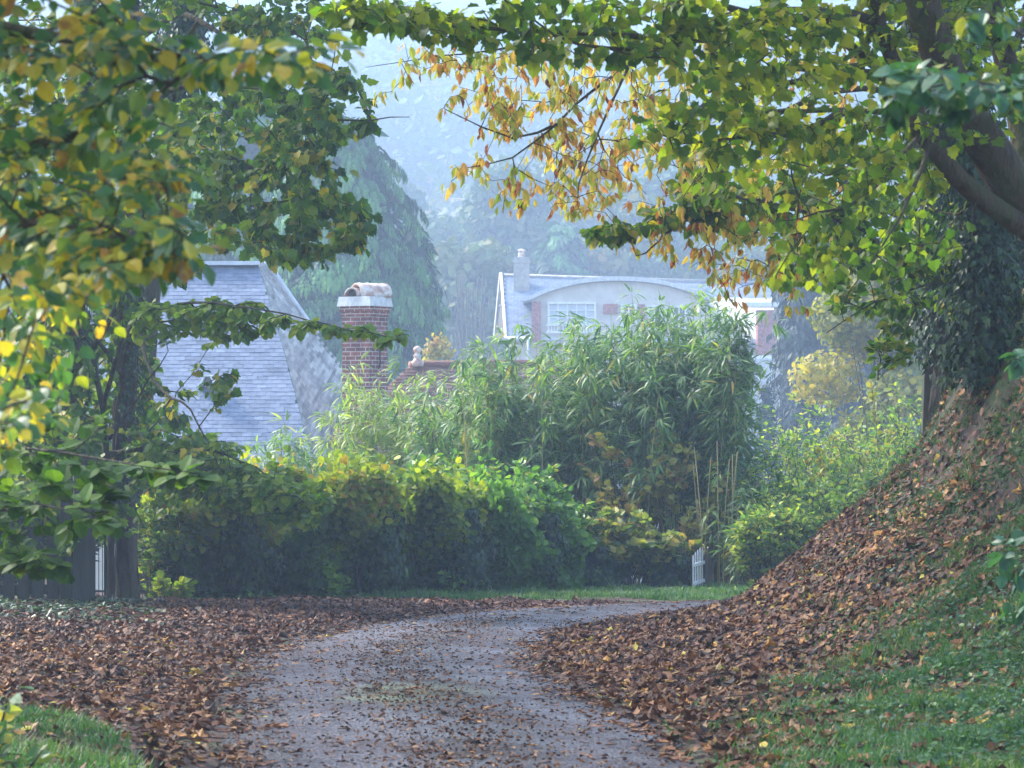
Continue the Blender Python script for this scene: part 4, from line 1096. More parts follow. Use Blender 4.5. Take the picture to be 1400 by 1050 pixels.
for py in (516, 376, 440): 
    m_ = MB(); m_.box(P(1290, py, rd - .05), (.30, .07, .04)); m_.build("rail", M_timber, tf)

shrub("laurel_bush", "dark evergreen bush filling the gap behind the timber gate", 180, G(40, 37), 2.6, 1.3, 50, 26, .13, M_ivy, OVATE, lo=.05)
shrub("laurel_bush", "yellow-green bush between the metal post and the hedge start", 181, G(215, 39.2), 1.5, .35, 16, 16, .10, M_sycamore, OVATE, lo=.1)

# ------------------------------------------------------------------ gate, post and metal post at the left
ld = 32.5
b0 = G(115, ld)
m_ = MB(); hgt = zt(628, ld) - b0[2] + .25
m_.box((b0[0], ld, b0[2] + hgt / 2 - .25), (.235, .22, hgt), rz=R(12)); m_.box((b0[0], ld, b0[2] + hgt - .24), (.235, .22, .06), rz=R(12), top=(.5, .5))
tag(m_.build("gatepost", M_wet), "thick dark square timber gatepost at the left edge of the litter", "post")
gg = empty("timber_gate", G(50, ld), "dark boarded timber gate left of the thick gatepost", "gate")
for k, px in enumerate((92, 72, 52, 32, 12, -8, -28)):
    p = G(px, ld + .12); m_ = MB(); top_ = zt(700 + 6 * (k % 2) + (0 if k else -45), ld); H = top_ - p[2] - .12
    w_ = .125 if k else .15
    m_.box((p[0], ld + .12, p[2] + .12 + H / 2), (w_, .03, H)); m_.build("board", M_wet, gg)
for py in (806, 728):
    m_ = MB(); a_ = P(-40, py, ld + .16); b_ = P(104, py, ld + .16); m_.box((a_ + b_) / 2, (b_[0] - a_[0], .04, .11)); m_.build("rail", M_wet, gg)
b0 = G(145, 36.5); m_ = MB(); m_.tube([b0, b0 + [0, 0, 1.75]], .028, 8); tag(m_.build("metal_post", M_green, None, True), "slim dark green metal post between the gatepost and ivy trunk", "post")
rf_ = empty("railing", G(165, 40), "thin upright iron railing glimpsed between the metal post and ivy trunk", "fence")
m_ = MB()
for px in range(120, 215, 5): p = G(px, 40.2); m_.tube([p, p + [0, 0, 1.25]], .007, 4)
for zz_ in (.15, 1.15):
    a_, b_ = G(118, 40.2), G(214, 40.2); m_.box(((a_ + b_) / 2) + [0, 0, zz_], (b_[0] - a_[0], .02, .03))
m_.build("bars", M_iron, rf_)

# ------------------------------------------------------------------ trees of the left side
def gp(px, d): return tuple(G(px, d) - np.array([0, 0, .1]))
rng = np.random.default_rng(200)
# ivy-clad sycamore
TL = [([gp(172, 37.5), P(171, 700, 37.5), P(170, 600, 37.5), P(174, 480, 37.4), P(180, 300, 37.2), P(176, 100, 37), P(185, -150, 37), P(190, -420, 37)], .14, .08),
      ([P(176, 330, 37.3), P(225, 250, 35.5), P(300, 230, 34), P(350, 228, 33), P(385, 225, 32.5), P(412, 255, 32)], .07, .012),
      ([P(360, 226, 33), P(365, 190, 32.6), P(410, 165, 32), P(480, 165, 31.5), P(560, 160, 31)], .028, .004),
      ([P(178, 180, 37.1), P(240, 120, 35), P(330, 120, 34), P(370, 128, 33), P(430, 200, 32)], .05, .008),
      ([P(176, 400, 37.3), P(210, 520, 36), P(260, 560, 35), P(300, 640, 34.5)], .035, .006),
      ([P(178, 60, 37), P(250, 20, 36), P(330, 60, 35), P(420, 40, 34)], .05, .01),
      ([P(172, 520, 37.4), P(120, 450, 36.5), P(60, 420, 36)], .04, .01)]
REG = [(330, 180, 130, 80, 31, 36, 60), (440, 170, 75, 80, 30.5, 34, 50), (420, 310, 90, 50, 31, 34, 55), (350, 240, 90, 60, 31, 36, 50), (400, 330, 50, 28, 31, 34, 12), (390, 28, 100, 30, 30, 34, 30), (300, 300, 60, 25, 31, 34, 8),
       (150, 420, 60, 100, 37.8, 39.5, 40), (170, 540, 50, 80, 37.8, 39.5, 34), (240, 600, 70, 40, 33.5, 36, 12), (290, 500, 60, 50, 33, 36, 7), (190, 600, 70, 80, 37.8, 39.5, 30), (90, 440, 80, 130, 34, 39, 66),
       (60, 580, 80, 110, 34, 39, 70), (120, 690, 60, 50, 34.5, 36.5, 22), (200, 250, 150, 140, 33, 39, 110), (60, 200, 110, 180, 33, 40, 110), (230, -90, 330, 120, 31, 42, 60)]
t1, tw1, L1 = foliage_tree("sycamore_tree", "ivy-wrapped leafy tree with crooked trunk, its limbs reaching over the slate roof", "tree", 201, TL, REG, 17, .115, MAPLE, M_sycamore, M_bark_pale, upper=[(-4.5, 33, 8.8, 5.5, 6, 2.8, 170)], hang=.35, flat=.45, spread=.14)
iv = MB(); pts = L1[0][0]; rr = np.linspace(.14, .08, len(pts)); ivy_on(rng, pts, rr, 3000, .07, iv, .07, .12, .8, .6)
iv.build("ivy", M_ivy, t1)
vn = MB()
for k in range(6):
    a0 = rng.uniform(0, 6.28); s = np.linspace(.0, .5, 40); i = (s * (len(pts) - 1)).astype(int); r_ = rr[i] + .012
    an_ = a0 + .5 * np.sin(s * 14 + k) + s * 3
    vn.tube(pts[i] + np.stack([np.cos(an_) * r_, np.sin(an_) * r_, (s * (len(pts) - 1) - i) * .25], -1), .014, 5, cap=False)
vn.build("ivy_stems", M_bark_pale, t1, True)

# leaning dark tree further left
TL = [([gp(78, 35), P(85, 700, 35), P(92, 560, 35), P(105, 380, 34.8), P(112, 180, 34.6), P(118, -100, 34.4), P(125, -350, 34.3)], .15, .08),
      ([P(95, 520, 35), P(150, 440, 34.5), P(185, 330, 34)], .05, .015), ([P(110, 200, 34.6), P(40, 80, 34)], .06, .02), ([P(115, 20, 34.5), P(200, -90, 34)], .06, .02)]
REG = [(60, 650, 90, 60, 32.8, 35, 60), (40, 720, 80, 60, 32, 34, 50), (60, 560, 90, 90, 33, 36, 60), (30, 420, 80, 100, 33, 36, 50), (60, 250, 100, 120, 33, 36, 50), (50, -100, 280, 160, 30, 38, 80), (150, 120, 60, 100, 33, 36, 40)]
t2, tw2, L2 = foliage_tree("shaded_tree", "dark ivy-clad trunk rising behind the timber gate", "tree", 202, TL, REG, 17, .11, ROUND, M_sycamore, M_bark, upper=[(-8, 25, 7.6, 4.5, 8, 2.6, 260)], rhi=1, hang=.3)
iv = MB(); pts = L2[0][0]; ivy_on(rng, pts, np.linspace(.15, .08, len(pts)), 4200, .07, iv, .11, .1, .95); iv.build("ivy", M_ivy, t2)
# ivy-covered trunk showing near the top left
TL = [([gp(188, 42), P(192, 560, 42), P(214, 300, 42), P(246, 60, 42), P(252, -300, 42)], .2, .12), ([P(238, 250, 42), P(290, 150, 41)], .07, .02)]
REG = [(235, 60, 90, 110, 40, 43.5, 60), (250, 240, 70, 90, 40, 43.5, 40)]
t3, tw3, L3 = foliage_tree("ivy_tree", "tree wholly cloaked in dark ivy, standing behind the crooked trunk at top left", "tree", 203, TL, REG, 16, .11, OVATE, M_sycamore, M_bark, rhi=.6)
iv = MB(); pts = L3[0][0]; ivy_on(rng, pts, np.linspace(.2, .12, len(pts)), 8000, .09, iv, .36, .58, 1.0); iv.build("ivy", M_ivy, t3)

# hazel with level leafy sprays
TL = [([gp(150, 35.5), P(152, 700, 35.4), P(140, 560, 35.2), P(120, 440, 35)], .05, .03),
      ([P(141, 560, 35.2), P(175, 450, 34), P(260, 415, 33), P(360, 425, 32), P(450, 445, 31.4), P(535, 462, 31)], .03, .003),
      ([P(150, 620, 35.3), P(250, 610, 35), P(350, 640, 34.6), P(410, 690, 34.4)], .03, .004), ([P(150, 600, 35.3), P(190, 540, 34.6), P(230, 480, 34)], .025, .004)]
def strip(x0, y0, x1, y1, k, ry, d0, d1, n):
    return [(x0 + (x1 - x0) * t, y0 + (y1 - y0) * t, abs(x1 - x0) / k * .8, ry, d0 + (d1 - d0) * t - .4, d0 + (d1 - d0) * t + .4, n) for t in np.linspace(0, 1, k)]
REG = strip(220, 420, 530, 462, 7, 8, 33, 31, 6) + strip(200, 445, 345, 440, 4, 32, 34, 32.5, 17) + strip(210, 630, 420, 690, 6, 34, 35.2, 34.4, 34) + \
      [(270, 620, 70, 30, 33.5, 35.5, 34), (350, 660, 60, 26, 33.6, 35, 30), (400, 695, 50, 18, 33.6, 35, 14), (210, 680, 30, 50, 34, 36, 16)]
foliage_tree("hazel_tree", "hazel holding level yellow-green sprays over the hedge and across the slate roof", "tree", 204, TL, REG, 14, .105, ROUND, M_hazel, M_bark, rlo=.0, rhi=.8, hang=.12, flat=.7, spread=.05)

# out-of-focus beech boughs close to the camera
TL = [([tuple(np.array([-2.6, 8.6, hz(-2.6, 8.6) - .1])), (-2.55, 8.6, 0), (-2.45, 8.5, 1.2), (-2.3, 8.4, 2.6), (-2.2, 8.3, 4.5), (-2.1, 8.6, 6.0)], .13, .07),
      ([(-2.47, 8.5, 1.0), P(-200, 60, 8.2), P(0, 40, 8.0), P(200, 75, 7.8), P(400, 85, 7.4)], .035, .005),
      ([(-2.5, 8.5, .6), P(-150, 200, 8.3), P(60, 190, 8), P(180, 150, 8), P(270, 30, 8)], .03, .006),
      ([(-2.52, 8.5, .3), P(-150, 330, 8), P(40, 300, 7.8), P(190, 330, 7.5), P(260, 350, 7.3)], .025, .004),
      ([(-2.55, 8.55, 0), P(-180, 520, 8), P(-40, 520, 7.5), P(60, 560, 7)], .02, .004)]
REG = strip(-120, 70, 420, 85, 10, 26, 8.0, 7.2, 7) + strip(-120, 170, 220, 190, 6, 70, 8.6, 7.4, 15) + strip(-120, 300, 230, 350, 7, 60, 8.4, 7.2, 13) + \
      [(60, 30, 150, 40, 7, 9, 30), (40, 430, 90, 50, 7, 9, 16), (110, 250, 150, 50, 7.2, 9, 26), (20, 560, 60, 40, 6, 7.4, 6), (130, 380, 90, 40, 7, 8.5, 14), (-100, -150, 300, 100, 6.5, 10, 50), (20, 500, 60, 50, 8, 9.5, 8), (70, 430, 100, 60, 8.5, 10.5, 16), (30, 560, 80, 60, 8.5, 10.5, 14), (140, 340, 90, 70, 8.5, 10, 14)]
foliage_tree("beech_tree", "blurred yellow and blue-green leafy boughs hanging close to the viewer at upper left", "tree", 205, TL, REG, 9, .052, OVATE, M_beech, M_bark_pale, upper=[(-3, 12, 5.6, 5, 6, 1.8, 90)], up_leaf=.14, hang=.25, flat=.55, rtip=.0018, spread=.10, wid=1.25, last=1.0)
# darker level sprays lower left
TL = [([tuple(np.array([-3.6, 15, hz(-3.6, 15) - .1])), (-3.55, 15, -.6), (-3.4, 15, .4)], .05, .02),
      ([(-3.5, 15, -.5), P(-60, 700, 14.5), P(60, 690, 14), P(150, 700, 13.6)], .014, .003), ([(-3.55, 15, -.8), P(-60, 760, 14.5), P(40, 770, 14)], .012, .003),
      ([(-3.45, 15, 0), P(-40, 600, 14.6), P(80, 620, 14), P(250, 645, 13.4)], .014, .003)]
REG = strip(-60, 690, 130, 700, 4, 40, 14.6, 13.6, 9) + strip(-60, 765, 70, 770, 3, 26, 14.6, 14, 7) + strip(40, 630, 260, 648, 5, 12, 14.2, 13.4, 4) + [(60, 590, 90, 40, 13.5, 15.5, 16), (-20, 640, 60, 60, 13.5, 15.5, 10)]
foliage_tree("hazel_bush", "soft-focus dark green level sprays in front of the timber gate", "shrub", 206, TL, REG, 8, .085, ROUND, M_sycamore, M_bark, rlo=0, rhi=.75, hang=.05, flat=.9, rtip=.002, spread=.04)
shrub("sapling", "blurred sapling with yellow and green leaves at the bottom left corner", 207, (-1.86, 10.5, hz(-1.86, 10.5)), .62, .14, 9, 9, .06, M_beech, OVATE, rlo=.2, rhi=.85, lo=.55, cat="plant", sub=1)

# ------------------------------------------------------------------ trees of the right side
# big maple leaning in from the right
tb = G(1500, 20.5)
TR = [([tuple(tb - [0, 0, .2]), P(1490, 430, 20.4), P(1440, 330, 20.2), P(1390, 262, 20), P(1345, 190, 19.8), P(1290, 90, 19.5), P(1250, -40, 19.2), P(1200, -250, 19)], .21, .09),
      ([P(1450, 340, 20.2), P(1370, 290, 19.9), P(1310, 240, 19.7), P(1262, 175, 19.5), P(1240, 120, 19.3), P(1205, 40, 19), P(1190, -60, 18.8)], .085, .04),
      ([P(1420, 300, 20.2), P(1400, 180, 20.3), P(1370, 60, 20.4), P(1340, -80, 20.4)], .12, .06),
      ([P(1330, 165, 19.7), P(1290, 70, 19.9), P(1262, 0, 20), P(1230, -120, 20)], .06, .03),
      ([P(1255, 165, 19.5), P(1200, 92, 19.2), P(1150, 50, 19), P(1100, 0, 18.8), P(1060, -60, 18.6)], .045, .02),
      ([P(1215, 105, 19.2), P(1160, 100, 18.9), P(1080, 112, 18.5), P(970, 112, 18)], .04, .006),
      ([P(1180, 90, 19), P(1090, 95, 18.7), P(985, 92, 18.3), P(950, 96, 18.1)], .025, .004),
      ([P(1258, 152, 19.4), P(1180, 150, 18.9), P(1040, 152, 18.2), P(960, 130, 17.8)], .022, .004),
      ([P(1160, 151, 18.8), P(1110, 172, 18.4), P(1040, 184, 18), P(935, 196, 17.4)], .026, .006),
      ([P(1200, 30, 19), P(1124, 18, 18.7), P(1040, 45, 18.2), P(940, 55, 17.6), P(860, 48, 17.2), P(700, 40, 16.6), P(560, 28, 16.2), P(470, 40, 16)], .035, .005),
      ([P(1150, 50, 19), P(1030, 20, 18.4), P(900, -10, 17.8), P(720, -20, 17)], .03, .006),
      ([P(940, 55, 17.6), P(830, 70, 17), P(760, 45, 16.6), P(690, 0, 16.4)], .016, .004),
      ([P(1262, 180, 19.5), P(1180, 270, 18.8), P(1090, 300, 18.2)], .02, .004),
      ([P(1270, 195, 19.5), P(1230, 300, 19), P(1160, 400, 18.6)], .018, .003)]
REG = strip(470, 18, 900, 26, 9, 26, 16, 17.4, 8) + strip(950, 50, 1380, 60, 9, 76, 17, 20.5, 22) + strip(930, 170, 1230, 220, 6, 50, 17.2, 19.5, 17) + strip(650, 55, 900, 75, 4, 18, 16.3, 17.2, 8) + \
      [(1130, 300, 110, 60, 17.8, 19.8, 20), (980, 250, 60, 40, 17.3, 18.6, 7), (1150, 380, 90, 40, 18, 20, 14), (1120, 150, 170, 100, 17.5, 20, 34), (1330, 100, 90, 100, 18, 21, 26), (1000, -160, 500, 120, 15, 22, 90), (1280, 300, 60, 80, 19.5, 21, 16),
       (530, 20, 60, 20, 15.6, 16.6, 10), (1050, 110, 80, 60, 17, 18.6, 16)]
def mcol(base, r):   # lower outer leaves greener, the middle yellower
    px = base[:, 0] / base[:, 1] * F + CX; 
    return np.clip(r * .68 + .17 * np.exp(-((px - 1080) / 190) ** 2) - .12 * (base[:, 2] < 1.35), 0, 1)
foliage_tree("maple_tree", "big maple leaning in from the right with forked limbs and yellow-green lobed leaves", "tree", 211, TR, REG, 8, .078, MAPLE, M_maple, M_bark_pale, upper=[(2.5, 19.5, 6.6, 5, 6, 2.2, 200)], hang=.3, flat=.35, rtip=.003, spread=.16, hfun=mcol, sides=10, gamma=3)

# beech-like green sprays under the maple
ty = G(1440, 28)
TR = [([tuple(ty - [0, 0, .15]), P(1436, 330, 27.8), P(1425, 260, 27.4), P(1415, 180, 27), P(1405, -100, 27)], .09, .04),
      ([P(1432, 300, 27.8), P(1350, 350, 27.0), P(1240, 330, 26), P(1130, 300, 24.5), P(1000, 270, 23), P(880, 310, 22)], .03, .004),
      ([P(1434, 320, 27.8), P(1350, 375, 27.2), P(1270, 390, 26.5), P(1180, 420, 25.5), P(1130, 455, 25)], .022, .004), ([P(1420, 230, 27.5), P(1335, 260, 27), P(1250, 250, 26), P(1150, 220, 25)], .03, .006),
      ([P(1430, 300, 27.6), P(1340, 345, 27), P(1262, 400, 26.4), P(1230, 480, 26), P(1200, 520, 25.8)], .018, .003)]
REG = strip(840, 318, 960, 285, 3, 14, 22, 22.8, 10) + strip(960, 270, 1250, 320, 6, 45, 22.8, 26.5, 26) + strip(1100, 360, 1290, 370, 4, 35, 24.5, 27, 17) + \
      [(1190, 410, 70, 18, 25, 27, 14), (1215, 480, 25, 18, 25.6, 26.4, 8), (1240, 440, 30, 30, 26, 27, 10), (1150, 250, 100, 60, 24, 27, 40), (1300, 300, 60, 130, 26, 28.5, 60), (1340, 400, 50, 40, 27, 28.3, 18)]
t5, tw5, L5 = foliage_tree("hornbeam_tree", "slender tree behind the maple with deep green oval leaves fringing the view", "tree", 212, TR, REG, 14, .09, OVATE, M_sycamore, M_bark, hang=.25, flat=.4, rtip=.003, spread=.09, wid=1.2)

# ivy-clad trunk
tv = G(1302, 30.2)
TR = [([tuple(tv - [0, 0, .2]), P(1300, 420, 30.2), P(1294, 300, 30.2), P(1290, 150, 30.2), P(1300, -100, 30.2), P(1310, -350, 30.2)], .2, .11), ([P(1292, 200, 30.2), P(1380, 80, 30.5), P(1420, -40, 30.6)], .08, .03), ([P(1300, 380, 30.1), P(1380, 330, 29.6), P(1450, 300, 29.4)], .05, .02)]
REG = [(1380, 60, 60, 90, 29, 31.5, 40), (1300, -150, 200, 100, 28, 33, 60), (1390, 330, 50, 80, 29, 30.4, 40)]
t6, tw6, L6 = foliage_tree("ivy_clad_tree", "upright trunk thick with glossy dark ivy beside the timber frame", "tree", 213, TR, REG, 15, .09, IVY, M_ivy, M_bark, hang=.3)
iv = MB(); rng = np.random.default_rng(214); pts = L6[0][0]; ivy_on(rng, pts, np.linspace(.2, .11, len(pts)), 11000, .075, iv, .36, .08, .85)
for (px, py, rx, ry_, n) in ((1330, 380, 60, 34, 1500), (1372, 350, 40, 50, 1500), (1310, 300, 45, 60, 1300), (1390, 400, 26, 14, 500)):
    c = blob_targets(rng, [(px, py, rx, ry_, 29.4, 30.6, n)]); iv.inst(IVY, frames(unit(rsph(rng, n) + [0, 0, -.8]), unit(rsph(rng, n) + [0, -1, .3]), .075 * rng.uniform(.6, 1.3, n)), c, rng.random(n))
iv.build("ivy", M_ivy, t6)

# cherry with hanging orange leaves
tc_ = G(1350, 25.5)
TR = [([tuple(tc_ - [0, 0, .15]) , P(1345, 420, 25.5), P(1325, 200, 25), P(1240, -40, 24.5), P(1200, -260, 24)], .11, .06),
      ([P(1300, 100, 24.8), P(1150, 20, 24), P(1000, 20, 23), P(860, 90, 22), P(760, 170, 21.5), P(700, 215, 21), P(620, 232, 20.8)], .034, .003),
      ([P(1250, 0, 24.6), P(1100, -60, 23.5), P(900, -30, 22.5), P(720, 60, 21.6), P(600, 75, 21.2), P(500, 92, 21)], .032, .002),
      ([P(1310, 150, 24.9), P(1180, 120, 24), P(1060, 160, 23.3), P(980, 240, 22.8), P(900, 330, 22.3), P(870, 350, 22)], .035, .004),
      ([P(1315, 180, 25), P(1200, 220, 24.2), P(1110, 300, 23.6), P(1060, 370, 23.2)], .03, .004),
      ([P(860, 90, 22), P(800, 220, 21.6), P(790, 270, 21.5)], .012, .003), ([P(760, 170, 21.5), P(700, 190, 21.2), P(610, 150, 21)], .012, .003)]
REG = strip(560, 80, 700, 90, 3, 22, 20.8, 21.5, 9) + [(700, 100, 80, 50, 21, 22, 22), (800, 250, 60, 30, 21, 22, 8), (930, 320, 50, 50, 22, 23, 14), (970, 300, 60, 70, 22, 23.4, 26), (740, 150, 80, 60, 21, 22.5, 34), (830, 170, 90, 90, 21.2, 23, 60), (690, 150, 40, 40, 21, 21.8, 12), (790, 215, 60, 40, 21, 22.2, 18), (915, 200, 90, 80, 21.8, 23.5, 60), (1000, 250, 80, 90, 22, 24, 50), (1010, 350, 60, 45, 22.4, 23.6, 24),
      (1060, 330, 50, 60, 22.6, 24, 24), (640, 225, 36, 20, 20.6, 21, 6), (690, 265, 34, 26, 20.8, 21.3, 7), (780, 275, 40, 18, 21, 21.6, 5), (540, 120, 30, 20, 20.8, 21.3, 3), (890, 300, 50, 40, 22, 23, 10), (1090, 400, 20, 30, 23, 23.6, 7), (900, 60, 200, 60, 21.5, 24, 60), (1120, 150, 120, 120, 22.5, 24.6, 60), (1000, -100, 300, 100, 20, 26, 40), (985, 395, 30, 25, 22.3, 23, 5)]
REG2 = [(720, 190, 100, 80, 21, 22.4, 30), (650, 120, 90, 50, 21, 21.6, 14), (860, 230, 110, 90, 21.6, 23, 40), (960, 330, 90, 60, 22, 23.4, 26), (780, 265, 80, 34, 21, 22, 14), (660, 240, 50, 26, 20.8, 21.4, 8), (600, 60, 50, 25, 21, 21.5, 7), (700, 280, 30, 20, 21, 21.4, 4), (1060, 380, 50, 35, 23, 23.6, 10), (1000, 200, 120, 120, 22, 24, 50), (870, 100, 120, 50, 21.5, 23, 30)]
t7 = foliage_tree("cherry_tree", "tree whose thin drooping twigs carry hanging orange and yellow leaves", "tree", 215, TR, REG + REG2, 4.5, .088, NARROW, M_cherry, M_bark, hang=1.1, flat=.05, rtip=.002, spread=.07, sag=.22, wid=1.35, last=.9, gamma=3.2)

civ, _tw, civL = t7
iv = MB(); ivy_on(rng, civL[0][0], np.linspace(.11, .06, len(civL[0][0])), 7000, .075, iv, .3, .02, .75); iv.build("ivy", M_ivy, civ)
# cool blurred hazel spray close at upper right
TR = [([(2.05, 9.2, hz(2.05, 9.2) - .1), (2.05, 9.2, .1), (1.95, 9.1, .75), (1.9, 9.0, 1.6)], .04, .015), ([(1.96, 9.1, .7), P(1400, 130, 9), P(1300, 115, 9), P(1240, 120, 8.9)], .01, .002), ([(1.93, 9.05, 1.0), P(1420, 60, 9), P(1330, 30, 9), P(1290, 25, 9)], .008, .002)]
REG = strip(1240, 112, 1420, 125, 5, 18, 8.9, 9.1, 8) + [(1230, 140, 30, 22, 8.8, 9, 5), (1320, 140, 60, 18, 8.8, 9.1, 8), (1330, 30, 50, 14, 8.8, 9.2, 4)]
foliage_tree("hazel_bush", "slightly blurred cool green leaf spray jutting in at upper right", "shrub", 216, TR, REG, 6, .062, OVATE, M_blue, M_bark, hang=.15, flat=.6, rtip=.0015, spread=.03, wid=1.3, rhi=.97)
foliage_tree("hazel_bush", "pale blue-green nettle-like leaves at the right edge over the bank", "shrub", 217,
    [([(2.5, 13.2, hz(2.5, 13.2) - .1), (2.48, 13.2, .0)], .012, .006), ([(2.5, 13.2, -.3), P(1420, 760, 12.9), P(1375, 765, 12.8)], .006, .002), ([(2.49, 13.2, -.1), P(1420, 500, 12.9), P(1385, 490, 12.8)], .006, .002)],
    [(1390, 765, 30, 28, 12.7, 13, 9), (1392, 490, 14, 16, 12.7, 13, 3), (1400, 830, 30, 30, 12.7, 13, 8)], 5, .08, OVATE, M_blue, M_twig, flat=.5, rtip=.0015, spread=.03, rhi=.6, wid=1.2)

# ------------------------------------------------------------------ leaf litter, grass, ground plants
rng = np.random.default_rng(300)
def wedge(n, y0, y1, power=1.0, lo=-.2, hi=.2):
    y = y0 + (y1 - y0) * rng.random(n) ** power
    x = y * rng.uniform(lo, hi, n)
    return x, y
def fbm(x, y): return .5 + .25 * wav(x, y, 1.9, .3) + .2 * wav(x, y, 4.7, 1.7)
lit = MB()
N = 440000
x, y = wedge(N, 11.0, 44.5, .85, -.26, .30)
d, s = road_dist(x, y); e = d - HW
right = s > 0
px = x / y * F + CX
dens = np.where(e > 0, np.clip(e / .25, 0, 1), 0)
dens = np.where(~right & (y > 38.5), dens * np.clip(1 - (y - 38.5) / 1.2, 0, 1) * (px < 560), dens)
dens = np.where(~right & (e < .25), dens * .8, dens)
# feathered edges where leaves have blown onto the tarmac
dens = np.where((e <= 0) & (e > -.5), (1 + e / .5) ** 2 * 1.0 * np.clip(fbm(x * 2, y * 1.2) * 2.2 - .5, 0, 1), dens)
dens = np.where(e <= -.05, np.maximum(dens, .022 + .13 * np.clip(1 - np.abs(d + .15) / .55, 0, 1) * np.clip(fbm(x, y) * 2 - .6, 0, 1) + .10 * np.clip(fbm(x * 1.7 + 3, y * 1.3) * 2 - 1.0, 0, 1)), dens)
grassR = 1 / (1 + np.exp(-((px - 1080 + 160 * (y - 14) / 4 * 0) / 45))) * np.clip((19.5 - y) / 3, 0, 1)
grassL = (px < 190) & (y < 16.0)
dens = dens * (1 - .80 * grassR) * np.where(grassL, .22, 1)
dens = np.where((y > 40.3) & (px > 560), dens * .10, dens)
up = np.clip((e - 2.9) / .6, 0, 1) * right; dens = dens * (1 - up * (1 - np.clip(fbm(x, y) * .8 - .1, .08, .5)))
nearw = np.clip((y / 16) ** 1.0, .55, 2.2) / 2.2
k = rng.random(N) < dens * .72 * nearw * 1.5
x, y, d, s, e, px, right = [v[k] for v in (x, y, d, s, e, px, right)]
n = len(x); z = height(x, y); nrm = hnormal(x, y)
onroad = e < -.03
zr = np.interp(y, BY, BZ) + .012 + .05 * (1 - np.clip(d / HW, 0, 1) ** 2)
z = np.where(onroad, zr, z)
T = np.stack([x, y, z], -1) + nrm * (np.where(onroad, .004, rng.uniform(.003, .04, n)))[:, None]
wild = np.where(onroad, .07, .24)[:, None]
nn = unit(nrm + rsph(rng, n) * wild); dr = unit(np.cross(nn, rsph(rng, n)))
szb = np.clip(np.exp(rng.normal(math.log(.053), .36, n)), .02, .115) * np.where(onroad, .8, 1)
rv = np.clip(rng.beta(1.4, 1.9, n) + .12 * (fbm(x * .8, y * .8) - .5) * 2, 0, 1); rv = np.where(rng.random(n) < .05, rng.uniform(.88, 1, n), np.minimum(rv, .9))
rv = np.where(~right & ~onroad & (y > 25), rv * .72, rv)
kind = rng.integers(0, len(DEAD), n)
for q, tm_ in enumerate(DEAD):
    mk = kind == q
    lit.inst(tm_, frames(dr[mk], nn[mk], szb[mk], 1.0, np.where(onroad[mk], .3, .25 + .5 * rng.random(mk.sum()))), T[mk] - dr[mk] * szb[mk][:, None] * .5, rv[mk])
tag(lit.build("fallen_leaves", M_dead), "deep brown and rust fallen leaves over verges, bank and lane edges", "fallen leaves", kind="stuff")

# small dark bits on the tarmac
x, y = wedge(60000, 12, 41, 1.0); d, s = road_dist(x, y); k = (d < HW) & (rng.random(len(x)) < .05 + .9 * np.exp(-(d / .42) ** 2) * (y < 32) + .8 * np.clip((d - .85) / .3, 0, 1) + .35 * np.clip(fbm(x * 1.2, y * .8 + 4), 0, 1))
x, y, d = x[k], y[k], d[k]; n = len(x)
zr = np.interp(y, BY, BZ) + .016 + .05 * (1 - (d / HW) ** 2)
nn = unit(rsph(rng, n) * .25 + [0, 0, 1]); dr = unit(np.cross(nn, rsph(rng, n)))
bt = MB(); bt.inst(DEAD[2], frames(dr, nn, rng.uniform(.008, .036, n)), np.stack([x, y, zr], -1), rng.random(n) * .8)
tag(bt.build("leaf_crumbs", M_dead), "crumbled leaf bits and grit scattered on the tarmac", "leaf litter", kind="stuff")

# grass
def grass(name, label, n, sampler, h, mat=M_grass, lean=.35, tuft=4):
    x, y = sampler(n); z = height(x, y); m0 = len(x)
    x = np.repeat(x, tuft) + rng.normal(0, .02, m0 * tuft); y = np.repeat(y, tuft) + rng.normal(0, .02, m0 * tuft); z = np.repeat(z, tuft)
    k = len(x); a = rng.uniform(0, 2 * math.pi, k)
    d_ = unit(np.stack([np.cos(a) * lean, np.sin(a) * lean, np.ones(k)], -1) + rng.normal(0, .2, (k, 3)))
    nn = unit(np.stack([np.cos(a), np.sin(a), np.full(k, .2)], -1))
    m_ = MB(); m_.inst(BLADE, frames(d_, -nn, h * rng.uniform(.4, 1.3, k) * (.45 + 1.1 * np.clip(fbm(x * 2.3, y * 1.9), 0, 1)), 1.0), np.stack([x, y, z], -1), np.clip(rng.random(k) * .7 + .45 * np.clip(fbm(x * 1.1 + 5, y * .9), 0, 1) - .1, 0, 1))
    tag(m_.build(name, mat), label, "grass", kind="stuff")
def s_far(n):
    x, y = wedge(n, 39.6, 46.2, 1.0, -.07, .16); d, s = road_dist(x, y); px = x / y * F + CX
    k = (d > HW - .04) & (s <= 0) & (rng.random(n) < np.clip((px - 380) / 220, .05, 1)); return x[k], y[k]
grass("verge_grass", "bright green grass verge at the far edge of the lane", 22000, s_far, .09)
def s_left(n):
    x, y = wedge(n, 11.8, 16.5, .9, -.2, -.115); k = rng.random(n) < np.clip(fbm(x * 2, y * 2) * 1.5 - .2, 0, 1) * (x / y * F + CX < 200 - (y - 13) * 25); return x[k], y[k]
grass("corner_grass", "grass patch with a few leaves at the lower left corner", 6200, s_left, .075)
def s_right(n):
    x, y = wedge(n, 11.8, 22.5, .8, .05, .2); px = x / y * F + CX; w_ = 1 / (1 + np.exp(-(px - 1075 - 30 * np.maximum(y - 16, 0)) / 40)) * np.clip((22.5 - y) / 3.2, 0, 1)
    k = rng.random(n) < w_ * np.clip(fbm(x * 1.3, y * 1.3) * 1.9 - .05, .1, 1); return x[k], y[k]
